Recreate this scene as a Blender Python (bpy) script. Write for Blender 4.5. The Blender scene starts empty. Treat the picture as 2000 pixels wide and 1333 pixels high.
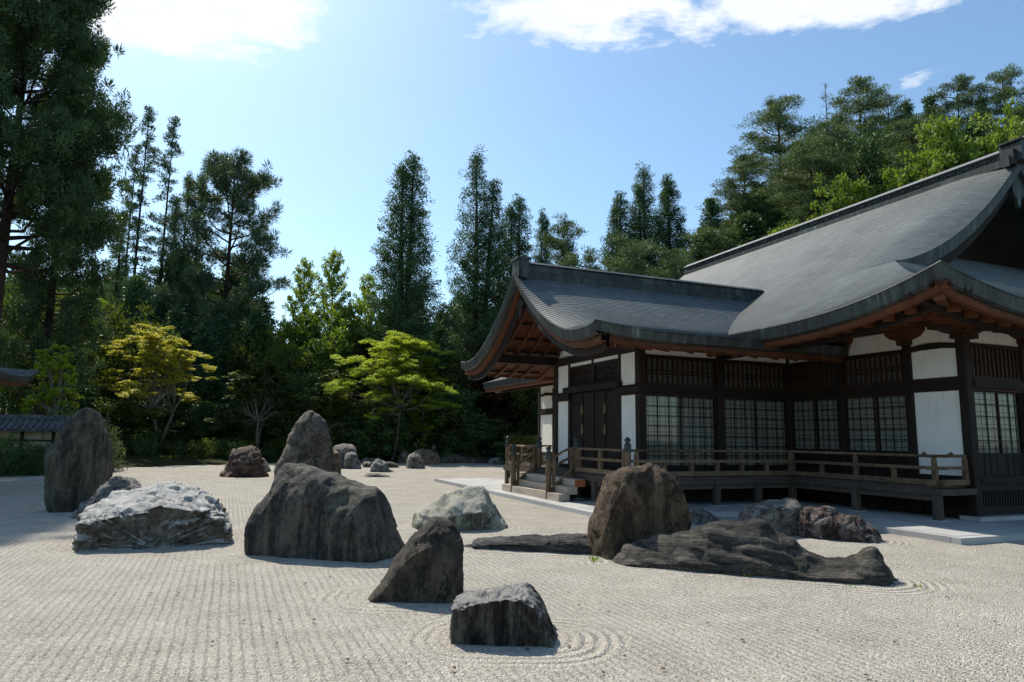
import bpy, math, random
import numpy as np
from mathutils import Vector, Matrix, noise as mnoise

# ------------------------------------------------------------------ camera, world, sun, exposure
S = bpy.context.scene
C = S.collection
R = math.radians
rnd = random.Random(7)

cam_d = bpy.data.cameras.new('camera')
cam_d.sensor_width = 36.0
cam_d.lens = 24.0
cam_d.clip_end = 3000
cam_o = bpy.data.objects.new('camera', cam_d)
C.objects.link(cam_o)
cam_o.matrix_world = Matrix.Translation((0, 0, 1.9)) @ Matrix.Rotation(R(98.05), 4, 'X') @ Matrix.Rotation(R(0.75), 4, 'Z')
S.camera = cam_o

SUN_AZ, SUN_EL = R(-36), R(50)
sun_dir = Vector((math.sin(SUN_AZ) * math.cos(SUN_EL), math.cos(SUN_AZ) * math.cos(SUN_EL), math.sin(SUN_EL)))
sun_d = bpy.data.lights.new('sun', 'SUN')
sun_d.energy = 4.9
sun_d.angle = R(0.53)
sun_d.color = (1.0, 0.93, 0.82)
sun_o = bpy.data.objects.new('sun', sun_d)
sun_o.rotation_euler = sun_dir.to_track_quat('Z', 'Y').to_euler()
C.objects.link(sun_o)

world = bpy.data.worlds.new('World')
S.world = world
world.use_nodes = True


class NT:
    """small helper to wire shader nodes"""
    def __init__(self, tree):
        self.t = tree
        tree.nodes.clear()

    def n(self, kind, **kw):
        nd = self.t.nodes.new(kind)
        for k, v in kw.items():
            if hasattr(nd, k):
                setattr(nd, k, v)
            else:
                sk = nd.inputs[k] if k in nd.inputs else None
                if sk is None:
                    sk = nd.inputs[k.replace('_', ' ')]
                self.put(sk, v)
        return nd

    def put(self, sk, v):
        if isinstance(v, bpy.types.NodeSocket):
            self.t.links.new(v, sk)
        elif isinstance(v, bpy.types.Node):
            self.t.links.new(v.outputs[0], sk)
        else:
            sk.default_value = v

    def math(self, op, a, b=0.0, clamp=False):
        nd = self.t.nodes.new('ShaderNodeMath')
        nd.operation = op
        nd.use_clamp = clamp
        self.put(nd.inputs[0], a)
        self.put(nd.inputs[1], b)
        return nd.outputs[0]

    def mix(self, fac, a, b, blend='MIX'):
        nd = self.t.nodes.new('ShaderNodeMix')
        nd.data_type = 'RGBA'
        nd.blend_type = blend
        nd.clamp_factor = True
        self.put(nd.inputs[0], fac)
        for sk, v in ((nd.inputs[6], a), (nd.inputs[7], b)):
            self.put(sk, v if not (isinstance(v, tuple) and len(v) == 3) else (*v, 1))
        return nd.outputs[2]

    def ramp(self, fac, stops, interp='LINEAR'):
        nd = self.t.nodes.new('ShaderNodeValToRGB')
        nd.color_ramp.interpolation = interp
        el = nd.color_ramp.elements
        while len(el) < len(stops):
            el.new(0.5)
        for e, (p, c) in zip(el, stops):
            e.position = p
            e.color = (*c, 1) if isinstance(c, tuple) else (c, c, c, 1)
        self.put(nd.inputs[0], fac)
        return nd.outputs[0]

    def noise(self, vec, scale, detail=4.0, rough=0.55, dist=0.0):
        nd = self.t.nodes.new('ShaderNodeTexNoise')
        self.put(nd.inputs['Vector'], vec)
        nd.inputs['Scale'].default_value = scale
        nd.inputs['Detail'].default_value = detail
        nd.inputs['Roughness'].default_value = rough
        nd.inputs['Distortion'].default_value = dist
        return nd.outputs['Fac']

    def mapping(self, vec, scale=(1, 1, 1), rot=(0, 0, 0), loc=(0, 0, 0)):
        nd = self.t.nodes.new('ShaderNodeMapping')
        self.put(nd.inputs['Vector'], vec)
        nd.inputs['Scale'].default_value = scale
        nd.inputs['Rotation'].default_value = rot
        nd.inputs['Location'].default_value = loc
        return nd.outputs[0]

    def bump(self, height, strength=0.5, dist=0.02, normal=None):
        nd = self.t.nodes.new('ShaderNodeBump')
        nd.inputs['Strength'].default_value = strength
        nd.inputs['Distance'].default_value = dist
        self.put(nd.inputs['Height'], height)
        if normal is not None:
            self.put(nd.inputs['Normal'], normal)
        return nd.outputs[0]


def make_sky():
    k = NT(world.node_tree)
    sky = k.n('ShaderNodeTexSky', sky_type='NISHITA', sun_disc=False)
    sky.sun_elevation = SUN_EL
    sky.sun_rotation = SUN_AZ
    sky.altitude = 300
    sky.air_density = 1.0
    sky.dust_density = 0.95
    sky.ozone_density = 1.5
    tc = k.n('ShaderNodeTexCoord').outputs['Generated']
    sep = k.n('ShaderNodeSeparateXYZ', Vector=tc)
    z = k.math('MAXIMUM', sep.outputs[2], 0.04)
    px = k.math('DIVIDE', sep.outputs[0], z)
    py = k.math('DIVIDE', sep.outputs[1], z)
    pv = k.n('ShaderNodeCombineXYZ', X=px, Y=py, Z=0.0).outputs[0]
    # slow field that gathers cloud into separate banks drifting over the whole sky
    big = k.noise(k.mapping(pv, loc=(3.1, 1.7, 0)), 0.9, 2.0, 0.5)
    base = k.math('MULTIPLY', k.math('SUBTRACT', big, 0.86), 2.6)
    # the banks of cloud seen over the garden: (centre, half size) on the cloud layer
    for cx, cy, ax, ay, amp in ((-.84, 1.47, .30, .20, .62), (.25, 1.46, .30, .15, .5),
                                (.68, 1.42, .30, .13, .5), (1.11, 1.765, .05, .05, .26)):
        dx = k.math('DIVIDE', k.math('SUBTRACT', px, cx), ax)
        dy = k.math('DIVIDE', k.math('SUBTRACT', py, cy), ay)
        d2 = k.math('ADD', k.math('MULTIPLY', dx, dx), k.math('MULTIPLY', dy, dy))
        m = k.math('MULTIPLY', k.math('SUBTRACT', 1.0, k.math('MULTIPLY', d2, 0.55)), amp)
        base = k.math('MAXIMUM', base, m)
    fine = k.noise(pv, 4.2, 7.0, 0.6, 0.25)
    wisp = k.noise(k.mapping(pv, scale=(1, 1.6, 1)), 12.0, 5.0, 0.65, 0.5)
    f = k.math('ADD', k.math('MULTIPLY', k.math('SUBTRACT', fine, 0.5), 1.7), k.math('MULTIPLY', k.math('SUBTRACT', wisp, 0.5), 0.5))
    dens = k.math('ADD', base, f)
    cov = k.ramp(k.math('MULTIPLY', dens, 1.0), [(0.08, 0.0), (0.38, 0.8), (0.7, 1.0)])
    shade = k.ramp(k.math('ADD', k.math('MULTIPLY', dens, 0.4), k.math('MULTIPLY', fine, 0.5)), [(0.25, (6.9, 6.95, 7.0)), (0.5, (5.9, 6.05, 6.25)), (0.8, (4.6, 4.85, 5.2))])
    up = k.math('MULTIPLY', sep.outputs[2], 6.0, clamp=True)
    fac = k.math('MULTIPLY', cov, up)
    blue = k.mix(1.0, sky.outputs[0], (0.90, 1.04, 1.04), 'MULTIPLY')   # camera white balance
    col = k.mix(fac, blue, shade)
    bg = k.n('ShaderNodeBackground', Color=col, Strength=0.14)
    out = k.n('ShaderNodeOutputWorld')
    k.t.links.new(bg.outputs[0], out.inputs[0])


make_sky()
S.view_settings.view_transform = 'Standard'
S.view_settings.look = 'None'
S.view_settings.gamma = 1.0
S.view_settings.exposure = 0.36
S.view_settings.use_curve_mapping = False
S.render.engine = 'CYCLES'
S.cycles.max_bounces = 8
S.cycles.transparent_max_bounces = 12

# ------------------------------------------------------------------ mesh helpers


class MB:
    """collects simple shapes into one mesh"""
    def __init__(self):
        self.v = []
        self.f = []

    def quadgrid(self, rows, close=False):
        b = len(self.v)
        n = len(rows[0])
        for r_ in rows:
            self.v.extend([tuple(p) for p in r_])
        for i in range(len(rows) - 1):
            for j in range(n - 1 if not close else n):
                a = b + i * n + j
                c = b + i * n + (j + 1) % n
                self.f.append((a, c, c + n, a + n))
        return self

    def box(self, lo, hi):
        x0, y0, z0 = lo
        x1, y1, z1 = hi
        b = len(self.v)
        self.v += [(x0, y0, z0), (x1, y0, z0), (x1, y1, z0), (x0, y1, z0), (x0, y0, z1), (x1, y0, z1), (x1, y1, z1), (x0, y1, z1)]
        for q in ((0, 3, 2, 1), (4, 5, 6, 7), (0, 1, 5, 4), (1, 2, 6, 5), (2, 3, 7, 6), (3, 0, 4, 7)):
            self.f.append(tuple(b + i for i in q))
        return self

    def beam(self, a, b_, w, h, up=(0, 0, 1)):
        """rectangular bar from a to b, width w (sideways), height h (up)"""
        a = Vector(a)
        b_ = Vector(b_)
        d = (b_ - a).normalized()
        s = d.cross(Vector(up)).normalized()
        u = s.cross(d).normalized()
        b = len(self.v)
        for p in (a, b_):
            for i, j in ((-1, -1), (1, -1), (1, 1), (-1, 1)):
                self.v.append(tuple(p + s * (i * w / 2) + u * (j * h / 2)))
        for q in ((0, 1, 2, 3), (7, 6, 5, 4), (0, 4, 5, 1), (1, 5, 6, 2), (2, 6, 7, 3), (3, 7, 4, 0)):
            self.f.append(tuple(b + i for i in q))
        return self

    def tube(self, path, radii, seg=8, cap=True):
        path = [Vector(p) for p in path]
        rows = []
        ref = Vector((0.31, 0.17, 0.93))
        for i, p in enumerate(path):
            d = (path[min(i + 1, len(path) - 1)] - path[max(i - 1, 0)]).normalized()
            if abs(d.dot(ref)) > 0.97:
                r0 = Vector((1, 0, 0))
            else:
                r0 = ref
            s = d.cross(r0).normalized()
            u = s.cross(d)
            r_ = radii[i] if hasattr(radii, '__len__') else radii
            rows.append([p + (s * math.cos(2 * math.pi * j / seg) + u * math.sin(2 * math.pi * j / seg)) * r_ for j in range(seg)])
        b = len(self.v)
        self.quadgrid(rows, close=True)
        if cap:
            self.f.append(tuple(b + j for j in range(seg)))
            self.f.append(tuple(b + (len(rows) - 1) * seg + j for j in reversed(range(seg))))
        return self

    def lathe(self, prof, seg=14, at=(0, 0, 0)):
        rows = [[(at[0] + r_ * math.cos(2 * math.pi * j / seg), at[1] + r_ * math.sin(2 * math.pi * j / seg), at[2] + z) for j in range(seg)] for r_, z in prof]
        return self.quadgrid(rows, close=True)

    def prism(self, poly, axis, lo, hi):
        """poly in the two remaining axes (in x,y,z order), extruded lo..hi along axis"""
        def P(p, t):
            q = list(p)
            q.insert(axis, t)
            return tuple(q)
        b = len(self.v)
        n = len(poly)
        self.v += [P(p, lo) for p in poly] + [P(p, hi) for p in poly]
        self.f.append(tuple(b + i for i in reversed(range(n))))
        self.f.append(tuple(b + n + i for i in range(n)))
        for i in range(n):
            j = (i + 1) % n
            self.f.append((b + i, b + j, b + n + j, b + n + i))
        return self

    def mesh(self, name, mat, smooth=False):
        me = bpy.data.meshes.new(name)
        me.from_pydata(self.v, [], self.f)
        if mat is not None:
            me.materials.append(mat)
        if smooth:
            me.polygons.foreach_set('use_smooth', [True] * len(me.polygons))
        me.update()
        return me

    def build(self, name, mat, parent=None, smooth=False):
        return link(name, self.mesh(name, mat, smooth), parent)


def link(name, me, parent=None, loc=None, rotz=None, scale=None):
    o = bpy.data.objects.new(name, me)
    C.objects.link(o)
    if parent is not None:
        o.parent = parent
    if loc is not None:
        o.location = loc
    if rotz is not None:
        o.rotation_euler = (0, 0, rotz)
    if scale is not None:
        o.scale = scale if hasattr(scale, '__len__') else (scale,) * 3
    return o


def tag(o, label=None, cat=None, group=None, kind=None):
    for k_, v_ in (('label', label), ('category', cat), ('group', group), ('kind', kind)):
        if v_:
            o[k_] = v_
    return o


def empty(name, loc=(0, 0, 0), rotz=0.0):
    o = bpy.data.objects.new(name, None)
    C.objects.link(o)
    o.location = loc
    o.rotation_euler = (0, 0, rotz)
    return o


def copy_tree(o, parent=None):
    c = o.copy()
    C.objects.link(c)
    c.parent = parent
    for ch in [x for x in bpy.data.objects if x.parent == o]:
        copy_tree(ch, c)
    return c


def fast_mesh(name, verts, quads, mat, tint=None):
    """verts (n,3), quads (m,4) numpy arrays"""
    me = bpy.data.meshes.new(name)
    nv, nq = len(verts), len(quads)
    me.vertices.add(nv)
    me.vertices.foreach_set('co', np.ascontiguousarray(verts, dtype=np.float32).ravel())
    me.loops.add(nq * 4)
    me.loops.foreach_set('vertex_index', np.ascontiguousarray(quads, dtype=np.int32).ravel())
    me.polygons.add(nq)
    me.polygons.foreach_set('loop_start', np.arange(0, nq * 4, 4, dtype=np.int32))
    me.materials.append(mat)
    if tint is not None:
        at = me.attributes.new('tint', 'FLOAT', 'FACE')
        at.data.foreach_set('value', np.ascontiguousarray(tint, dtype=np.float32))
    me.update(calc_edges=True)
    return me


# ------------------------------------------------------------------ materials
MATS = {}


def newmat(name):
    m = bpy.data.materials.new(name)
    m.use_nodes = True
    k = NT(m.node_tree)
    out = k.n('ShaderNodeOutputMaterial')
    MATS[name] = m
    return m, k, out


def principled(k, out, **kw):
    b = k.n('ShaderNodeBsdfPrincipled', **kw)
    k.t.links.new(b.outputs[0], out.inputs[0])
    return b


def wood(name, dark, light, grain=(1, 1, 1), scale=6.0, rough=0.7, bump=0.25, spec=0.25):
    m, k, out = newmat(name)
    tc = k.n('ShaderNodeTexCoord').outputs['Object']
    info = k.n('ShaderNodeObjectInfo').outputs['Random']
    v = k.mapping(tc, scale=grain)
    g = k.noise(v, scale, 8, 0.65, 0.6)
    st = k.noise(tc, 1.3, 4, 0.6)
    f = k.math('ADD', k.math('MULTIPLY', g, 0.75), k.math('MULTIPLY', st, 0.35))
    f = k.math('ADD', f, k.math('MULTIPLY', k.math('SUBTRACT', info, 0.5), 0.16))
    col = k.ramp(f, [(0.32, dark), (0.78, light)])
    principled(k, out, **{'Base Color': col, 'Roughness': rough, 'Specular IOR Level': spec, 'Normal': k.bump(g, bump, 0.01)})
    return m


M_DARK = wood('dark_timber', (0.009, 0.006, 0.005), (0.034, 0.020, 0.014), (1, 1, .12), 14)
M_BEAM = wood('dark_beam', (0.008, 0.006, 0.005), (0.027, 0.016, 0.012), (.2, .2, 1), 14)
M_KAMOI = wood('red_brown_timber', (0.022, 0.011, 0.007), (0.062, 0.028, 0.017), (.2, .2, 1), 12)
M_ORANGE = wood('eave_timber', (0.044, 0.016, 0.008), (0.165, 0.060, 0.025), (.35, .35, 1), 9)
M_SOFFIT = wood('soffit_board', (0.048, 0.018, 0.009), (0.16, 0.058, 0.025), (1, .2, 1), 7)
M_RAIL = wood('weathered_timber', (0.06, 0.037, 0.021), (0.235, 0.16, 0.092), (.25, .25, .25), 14, 0.75)
M_STEP = wood('pale_step_timber', (0.24, 0.18, 0.13), (0.58, 0.50, 0.41), (2, .15, 2), 9, 0.75)
M_STEPEND = wood('step_end_grain', (0.22, 0.055, 0.018), (0.46, 0.16, 0.07), (1, 1, 1), 9, 0.75)
M_DECK = wood('deck_timber', (0.035, 0.026, 0.02), (0.12, 0.09, 0.07), (.25, 1, 1), 12)
M_DOOR = wood('door_timber', (0.010, 0.006, 0.005), (0.03, 0.017, 0.012), (1, 1, .1), 12)


def plaster_mat():
    m, k, out = newmat('white_plaster')
    tc = k.n('ShaderNodeTexCoord').outputs['Object']
    a = k.noise(tc, 1.1, 5, 0.6)
    b = k.noise(k.mapping(tc, scale=(3, 3, .4)), 3.0, 5, 0.6)
    col = k.mix(k.ramp(a, [(0.45, 0.0), (0.75, 0.5)]), (0.80, 0.775, 0.725), (0.68, 0.63, 0.52))
    col = k.mix(k.ramp(b, [(0.52, 0.0), (0.75, 0.4)]), col, (0.56, 0.53, 0.46))
    st = k.noise(k.mapping(tc, loc=(4, 1, 7)), 2.3, 8, 0.7, 0.8)
    col = k.mix(k.ramp(st, [(0.6, 0.0), (0.72, 0.35)]), col, (0.5, 0.46, 0.37))
    principled(k, out, **{'Base Color': col, 'Roughness': 0.9, 'Specular IOR Level': 0.1, 'Normal': k.bump(k.noise(tc, 60, 4), 0.12, 0.005)})
    return m


M_PLASTER = plaster_mat()


def paper_mat():
    m, k, out = newmat('shoji_paper')
    tc = k.n('ShaderNodeTexCoord').outputs['Object']
    a = k.noise(k.mapping(tc, scale=(6, 6, .25)), 2.4, 3, 0.5)
    col = k.ramp(a, [(0.35, (0.37, 0.36, 0.33)), (0.65, (0.53, 0.515, 0.475))])
    principled(k, out, **{'Base Color': col, 'Roughness': 0.85, 'Specular IOR Level': 0.1})
    return m


M_PAPER = paper_mat()


def glass_mat():
    m, k, out = newmat('window_glass')
    tr = k.n('ShaderNodeBsdfTransparent', Color=(0.69, 0.71, 0.68, 1))
    gl = k.n('ShaderNodeBsdfGlossy', Color=(1, 1, 1, 1), Roughness=0.03)
    lw = k.n('ShaderNodeLayerWeight', Blend=0.5).outputs['Facing']
    fr = k.math('ADD', 0.045, k.math('MULTIPLY', k.math('POWER', lw, 5.0), 0.9))
    tc = k.n('ShaderNodeTexCoord').outputs['Object']
    bp = k.bump(k.noise(tc, 1.5, 2), 0.02, 0.05)
    k.put(gl.inputs['Normal'], bp)
    mx = k.n('ShaderNodeMixShader')
    k.put(mx.inputs[0], fr)
    k.t.links.new(tr.outputs[0], mx.inputs[1])
    k.t.links.new(gl.outputs[0], mx.inputs[2])
    k.t.links.new(mx.outputs[0], out.inputs[0])
    return m


M_GLASS = glass_mat()


def roof_mat():
    m, k, out = newmat('roof_copper_shingle')
    tc = k.n('ShaderNodeTexCoord').outputs['Object']
    a = k.noise(tc, 0.55, 6, 0.6)
    b = k.noise(k.mapping(tc, scale=(1, 1, 6)), 7.0, 5, 0.7)
    # each course has its own small shift in tone along its length
    cell = k.n('ShaderNodeTexVoronoi', Vector=k.mapping(tc, scale=(5.5, 1.6, 5.5)), Scale=1.0)
    f = k.math('ADD', k.math('MULTIPLY', a, 0.55), k.math('MULTIPLY', b, 0.3))
    f = k.math('ADD', f, k.math('MULTIPLY', cell.outputs['Color'], 0.22))
    wet = k.noise(k.mapping(tc, scale=(.18, 1.6, .18)), 1.4, 6, 0.65)   # rain streaks down the slope
    f = k.math('ADD', f, k.math('MULTIPLY', k.math('SUBTRACT', wet, 0.5), 0.5))
    col = k.ramp(f, [(0.3, (0.043, 0.050, 0.049)), (0.6, (0.088, 0.099, 0.097)), (0.85, (0.150, 0.163, 0.158))])
    principled(k, out, **{'Base Color': col, 'Metallic': 0.15, 'Roughness': k.ramp(b, [(0.3, 0.42), (0.7, 0.6)]), 'Specular IOR Level': 0.55,
                          'Normal': k.bump(k.math('ADD', b, cell.outputs['Distance']), 0.25, 0.012)})
    return m


M_ROOF = roof_mat()


def patina_mat():
    m, k, out = newmat('eave_copper_patina')
    tc = k.n('ShaderNodeTexCoord').outputs['Object']
    a = k.noise(k.mapping(tc, scale=(4.5, 4.5, .25)), 1.0, 6, 0.7)
    c = k.noise(tc, 0.4, 2, 0.5)
    f = k.math('ADD', k.math('MULTIPLY', a, 0.8), k.math('MULTIPLY', c, 0.35))
    col = k.ramp(f, [(0.42, (0.014, 0.016, 0.015)), (0.56, (0.030, 0.034, 0.032)), (0.68, (0.065, 0.076, 0.068)), (0.80, (0.17, 0.20, 0.175))])
    principled(k, out, **{'Base Color': col, 'Metallic': 0.1, 'Roughness': 0.55, 'Specular IOR Level': 0.4, 'Normal': k.bump(a, 0.15, 0.01)})
    return m


M_PATINA = patina_mat()
M_CAP = wood('pale_sunlit_ridge_copper', (0.10, 0.105, 0.105), (0.22, 0.225, 0.22), (.1, .1, 1), 12, 0.5)  # grey-white ridge boards, sun glint on the top put into the colour


def granite_mat():
    m, k, out = newmat('granite_paving')
    tc = k.n('ShaderNodeTexCoord').outputs['Object']
    info = k.n('ShaderNodeObjectInfo').outputs['Random']
    a = k.noise(tc, 90, 3, 0.6)
    b = k.noise(tc, 1.7, 5, 0.6)
    f = k.math('ADD', k.math('MULTIPLY', a, 0.4), k.math('ADD', k.math('MULTIPLY', b, 0.4), k.math('MULTIPLY', info, 0.18)))
    col = k.ramp(f, [(0.3, (0.26, 0.26, 0.25)), (0.7, (0.46, 0.455, 0.44))])
    principled(k, out, **{'Base Color': col, 'Roughness': 0.75, 'Specular IOR Level': 0.3, 'Normal': k.bump(a, 0.15, 0.004)})
    return m


M_GRANITE = granite_mat()

UX, UY = 0.92521, 0.37946          # the hall's two directions on the ground
HALL = (3.743, 19.782)


def gravel_mat():
    m, k, out = newmat('raked_gravel')
    tc = k.n('ShaderNodeTexCoord').outputs['Object']
    ring = k.n('ShaderNodeAttribute', attribute_name='ring').outputs['Fac']
    msk = k.n('ShaderNodeAttribute', attribute_name='ringmask').outputs['Fac']
    sep = k.n('ShaderNodeSeparateXYZ', Vector=tc)
    wob = k.math('MULTIPLY', k.math('SUBTRACT', k.noise(tc, 0.5, 5, 0.55), 0.5), 0.075)
    row = k.math('ADD', k.math('ADD', k.math('MULTIPLY', sep.outputs[0], UX), k.math('MULTIPLY', sep.outputs[1], UY)), wob)
    fur_r = k.math('SINE', k.math('MULTIPLY', row, 2 * math.pi / 0.098))
    fur_c = k.math('SINE', k.math('MULTIPLY', k.math('ADD', ring, k.math('MULTIPLY', wob, 0.7)), 2 * math.pi / 0.125))
    patch = k.ramp(k.noise(tc, 0.42, 3, 0.55), [(0.34, 0.4), (0.6, 1.0)])
    fr = k.math('MULTIPLY', fur_r, patch)
    fc = k.math('MULTIPLY', fur_c, k.ramp(k.noise(tc, 0.8, 5, 0.6), [(0.38, 0.1), (0.6, 1.25)]))
    fur = k.math('ADD', k.math('MULTIPLY', fr, k.math('SUBTRACT', 1.0, msk)), k.math('MULTIPLY', fc, msk))
    vo = k.n('ShaderNodeTexVoronoi', Vector=tc, Scale=66.0)
    vo2 = k.n('ShaderNodeTexVoronoi', Vector=tc, Scale=34.0)
    clump = k.noise(tc, 11, 5, 0.7)
    grain = k.math('ADD', k.math('MULTIPLY', vo.outputs['Distance'], -0.55), k.math('MULTIPLY', vo2.outputs['Distance'], -0.5))
    h = k.math('ADD', k.math('MULTIPLY', fur, 0.0175), k.math('MULTIPLY', grain, 0.034))
    h = k.math('ADD', h, k.math('MULTIPLY', clump, 0.018))
    sepc = k.n('ShaderNodeSeparateColor', Color=vo.outputs['Color'])
    tone = k.math('ADD', k.math('MULTIPLY', sepc.outputs[0], 0.55), k.math('MULTIPLY', k.noise(tc, 1.2, 5, 0.6), 0.45))
    col = k.ramp(tone, [(0.12, (0.135, 0.120, 0.095)), (0.30, (0.325, 0.298, 0.247)), (0.6, (0.45, 0.415, 0.352)), (0.90, (0.64, 0.605, 0.535))])
    rust = k.ramp(sepc.outputs[1], [(0.93, 0.0), (0.96, 0.55)])
    col = k.mix(rust, col, (0.22, 0.14, 0.09))
    bp = k.bump(h, 1.0, 1.0)
    principled(k, out, **{'Base Color': col, 'Roughness': 0.9, 'Specular IOR Level': 0.15, 'Normal': bp})
    return m


M_GRAVEL = gravel_mat()


def earth_mat():
    m, k, out = newmat('forest_floor')
    tc = k.n('ShaderNodeTexCoord').outputs['Object']
    a = k.noise(tc, 0.35, 6, 0.65)
    b = k.noise(tc, 7.0, 6, 0.7)
    col = k.ramp(k.math('ADD', k.math('MULTIPLY', a, 0.6), k.math('MULTIPLY', b, 0.4)),
                 [(0.3, (0.022, 0.018, 0.011)), (0.5, (0.035, 0.040, 0.014)), (0.72, (0.085, 0.085, 0.03))])
    principled(k, out, **{'Base Color': col, 'Roughness': 0.95, 'Specular IOR Level': 0.05, 'Normal': k.bump(b, 0.8, 0.08)})
    return m


M_EARTH = earth_mat()


def bark_mat(name, dark, light):
    m, k, out = newmat(name)
    tc = k.n('ShaderNodeTexCoord').outputs['Object']
    a = k.noise(k.mapping(tc, scale=(1, 1, .22)), 7.0, 6, 0.7, 0.5)
    b = k.noise(tc, 1.2, 4, 0.6)
    col = k.ramp(k.math('ADD', k.math('MULTIPLY', a, 0.65), k.math('MULTIPLY', b, 0.35)), [(0.35, dark), (0.7, light)])
    principled(k, out, **{'Base Color': col, 'Roughness': 0.9, 'Specular IOR Level': 0.1, 'Normal': k.bump(a, 0.6, 0.04)})
    return m


M_BARK = bark_mat('dark_bark', (0.020, 0.014, 0.010), (0.075, 0.055, 0.042))
M_BARK_RED = bark_mat('red_pine_bark', (0.05, 0.025, 0.015), (0.17, 0.085, 0.05))
M_BARK_PALE = bark_mat('pale_lichen_bark', (0.07, 0.06, 0.045), (0.30, 0.275, 0.22))
M_BARK_GREY = bark_mat('bare_grey_bark', (0.08, 0.07, 0.06), (0.24, 0.22, 0.2))


def leaf_mat(name, c0, c1, trans=0.35, tcol=None, rough=0.55, spec=0.25):
    m, k, out = newmat(name)
    tint = k.n('ShaderNodeAttribute', attribute_name='tint').outputs['Fac']
    info = k.n('ShaderNodeObjectInfo').outputs['Random']
    f = k.math('ADD', k.math('MULTIPLY', tint, 0.8), k.math('MULTIPLY', info, 0.2))
    col = k.ramp(f, [(0.05, c0), (0.95, c1)])
    b = k.n('ShaderNodeBsdfPrincipled', **{'Base Color': col, 'Roughness': rough, 'Specular IOR Level': spec})
    t = k.n('ShaderNodeBsdfTranslucent')
    g = tcol or (1.25, 1.25, 0.5)
    k.put(t.inputs['Color'], k.mix(1.0, col, g, 'MULTIPLY'))
    mx = k.n('ShaderNodeMixShader', Fac=trans)
    k.t.links.new(b.outputs[0], mx.inputs[1])
    k.t.links.new(t.outputs[0], mx.inputs[2])
    k.t.links.new(mx.outputs[0], out.inputs[0])
    return m


L_CEDAR = leaf_mat('cedar_needles', (0.0244, 0.0535, 0.0292), (0.1093, 0.1944, 0.0826), 0.22)
L_GIANT = leaf_mat('old_cedar_needles', (0.0193, 0.0406, 0.0213), (0.0966, 0.1583, 0.058), 0.22)
L_PINE = leaf_mat('pine_needles', (0.033, 0.06, 0.036), (0.1424, 0.2026, 0.1126), 0.22)
L_HILL = leaf_mat('hill_pine_needles', (0.0365, 0.069, 0.0325), (0.1725, 0.2335, 0.1015), 0.22)
L_GINKGO = leaf_mat('spring_green_leaves', (0.12, 0.19, 0.025), (0.34, 0.44, 0.085), 0.5)
L_BROAD = leaf_mat('bright_broad_leaves', (0.075, 0.125, 0.018), (0.25, 0.345, 0.065), 0.45)
L_MAPLE = leaf_mat('fresh_maple_leaves', (0.14, 0.21, 0.025), (0.42, 0.50, 0.09), 0.55, (1.5, 1.45, 0.5))
L_YELLOW = leaf_mat('yellow_maple_leaves', (0.20, 0.21, 0.03), (0.60, 0.54, 0.11), 0.5, (1.4, 1.45, 0.5))
L_RED = leaf_mat('dark_red_maple_leaves', (0.03, 0.010, 0.008), (0.10, 0.035, 0.02), 0.4, (1.4, 0.9, 0.6))
L_EVER = leaf_mat('glossy_evergreen_leaves', (0.0251, 0.0545, 0.021), (0.1049, 0.1781, 0.0545), 0.2, None, 0.55, 0.2)
L_UNDER = leaf_mat('understory_leaves', (0.030, 0.050, 0.012), (0.135, 0.170, 0.040), 0.42)
L_GLOSS = leaf_mat('pale_glossy_leaves', (0.05, 0.075, 0.025), (0.20, 0.23, 0.10), 0.25, None, 0.28, 0.6)
L_GRASS = leaf_mat('fresh_grass_blades', (0.08, 0.14, 0.02), (0.25, 0.36, 0.05), 0.4)

# ------------------------------------------------------------------ ground
GARDEN = [(-24, -12), (-24, 31), (-20, 39), (-15.5, 46.5), (-9, 49.5), (-2, 51), (3, 51), (8, 47), (30, 40), (40, 36), (40, -12)]


def sstep(t):
    t = np.clip(t, 0, 1)
    return t * t * (3 - 2 * t)


def garden_sd(x, y):
    x = np.asarray(x, float)
    y = np.asarray(y, float)
    d = np.full(x.shape, 1e9)
    ins = np.zeros(x.shape, bool)
    for i in range(len(GARDEN)):
        ax, ay = GARDEN[i - 1]
        bx, by = GARDEN[i]
        ex, ey = bx - ax, by - ay
        t = np.clip(((x - ax) * ex + (y - ay) * ey) / (ex * ex + ey * ey), 0, 1)
        d = np.minimum(d, np.hypot(x - ax - t * ex, y - ay - t * ey))
        if ey != 0:
            cr = ((ay > y) != (by > y)) & (x < ex * (y - ay) / ey + ax)
            ins ^= cr
    return np.where(ins, -d, d)


def terrain(x, y):
    return 0.5 * sstep(garden_sd(x, y) / 6) + 21 * sstep((np.asarray(x, float) - 6) / 26) * sstep((np.asarray(y, float) - 38) / 26)


def make_ground():
    xs = np.concatenate([[-900, -500, -250, -140], np.arange(-90, 91, 2.0), [140, 250, 500, 900]])
    ys = np.concatenate([[-600, -300, -120, -50], np.arange(-24, 121, 2.0), [160, 260, 500, 900]])
    X, Y = np.meshgrid(xs, ys)
    Z = terrain(X, Y)
    sd = garden_sd(X, Y)
    rough = np.array([[mnoise.noise(Vector((x * .25, y * .25, 0))) for x in xs] for y in ys])
    Z = np.where(sd > 1.0, Z + 0.18 * rough, -0.12)
    n = len(xs)
    v = np.stack([X, Y, Z], -1).reshape(-1, 3)
    i, j = np.meshgrid(np.arange(len(ys) - 1), np.arange(n - 1), indexing='ij')
    a = (i * n + j).ravel()
    q = np.stack([a, a + 1, a + n + 1, a + n], -1)
    me = fast_mesh('ground', v, q, M_EARTH)
    me.polygons.foreach_set('use_smooth', [True] * len(me.polygons))
    tag(link('ground', me), 'mossy forest floor under the trees', 'ground', kind='structure')


make_ground()

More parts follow.
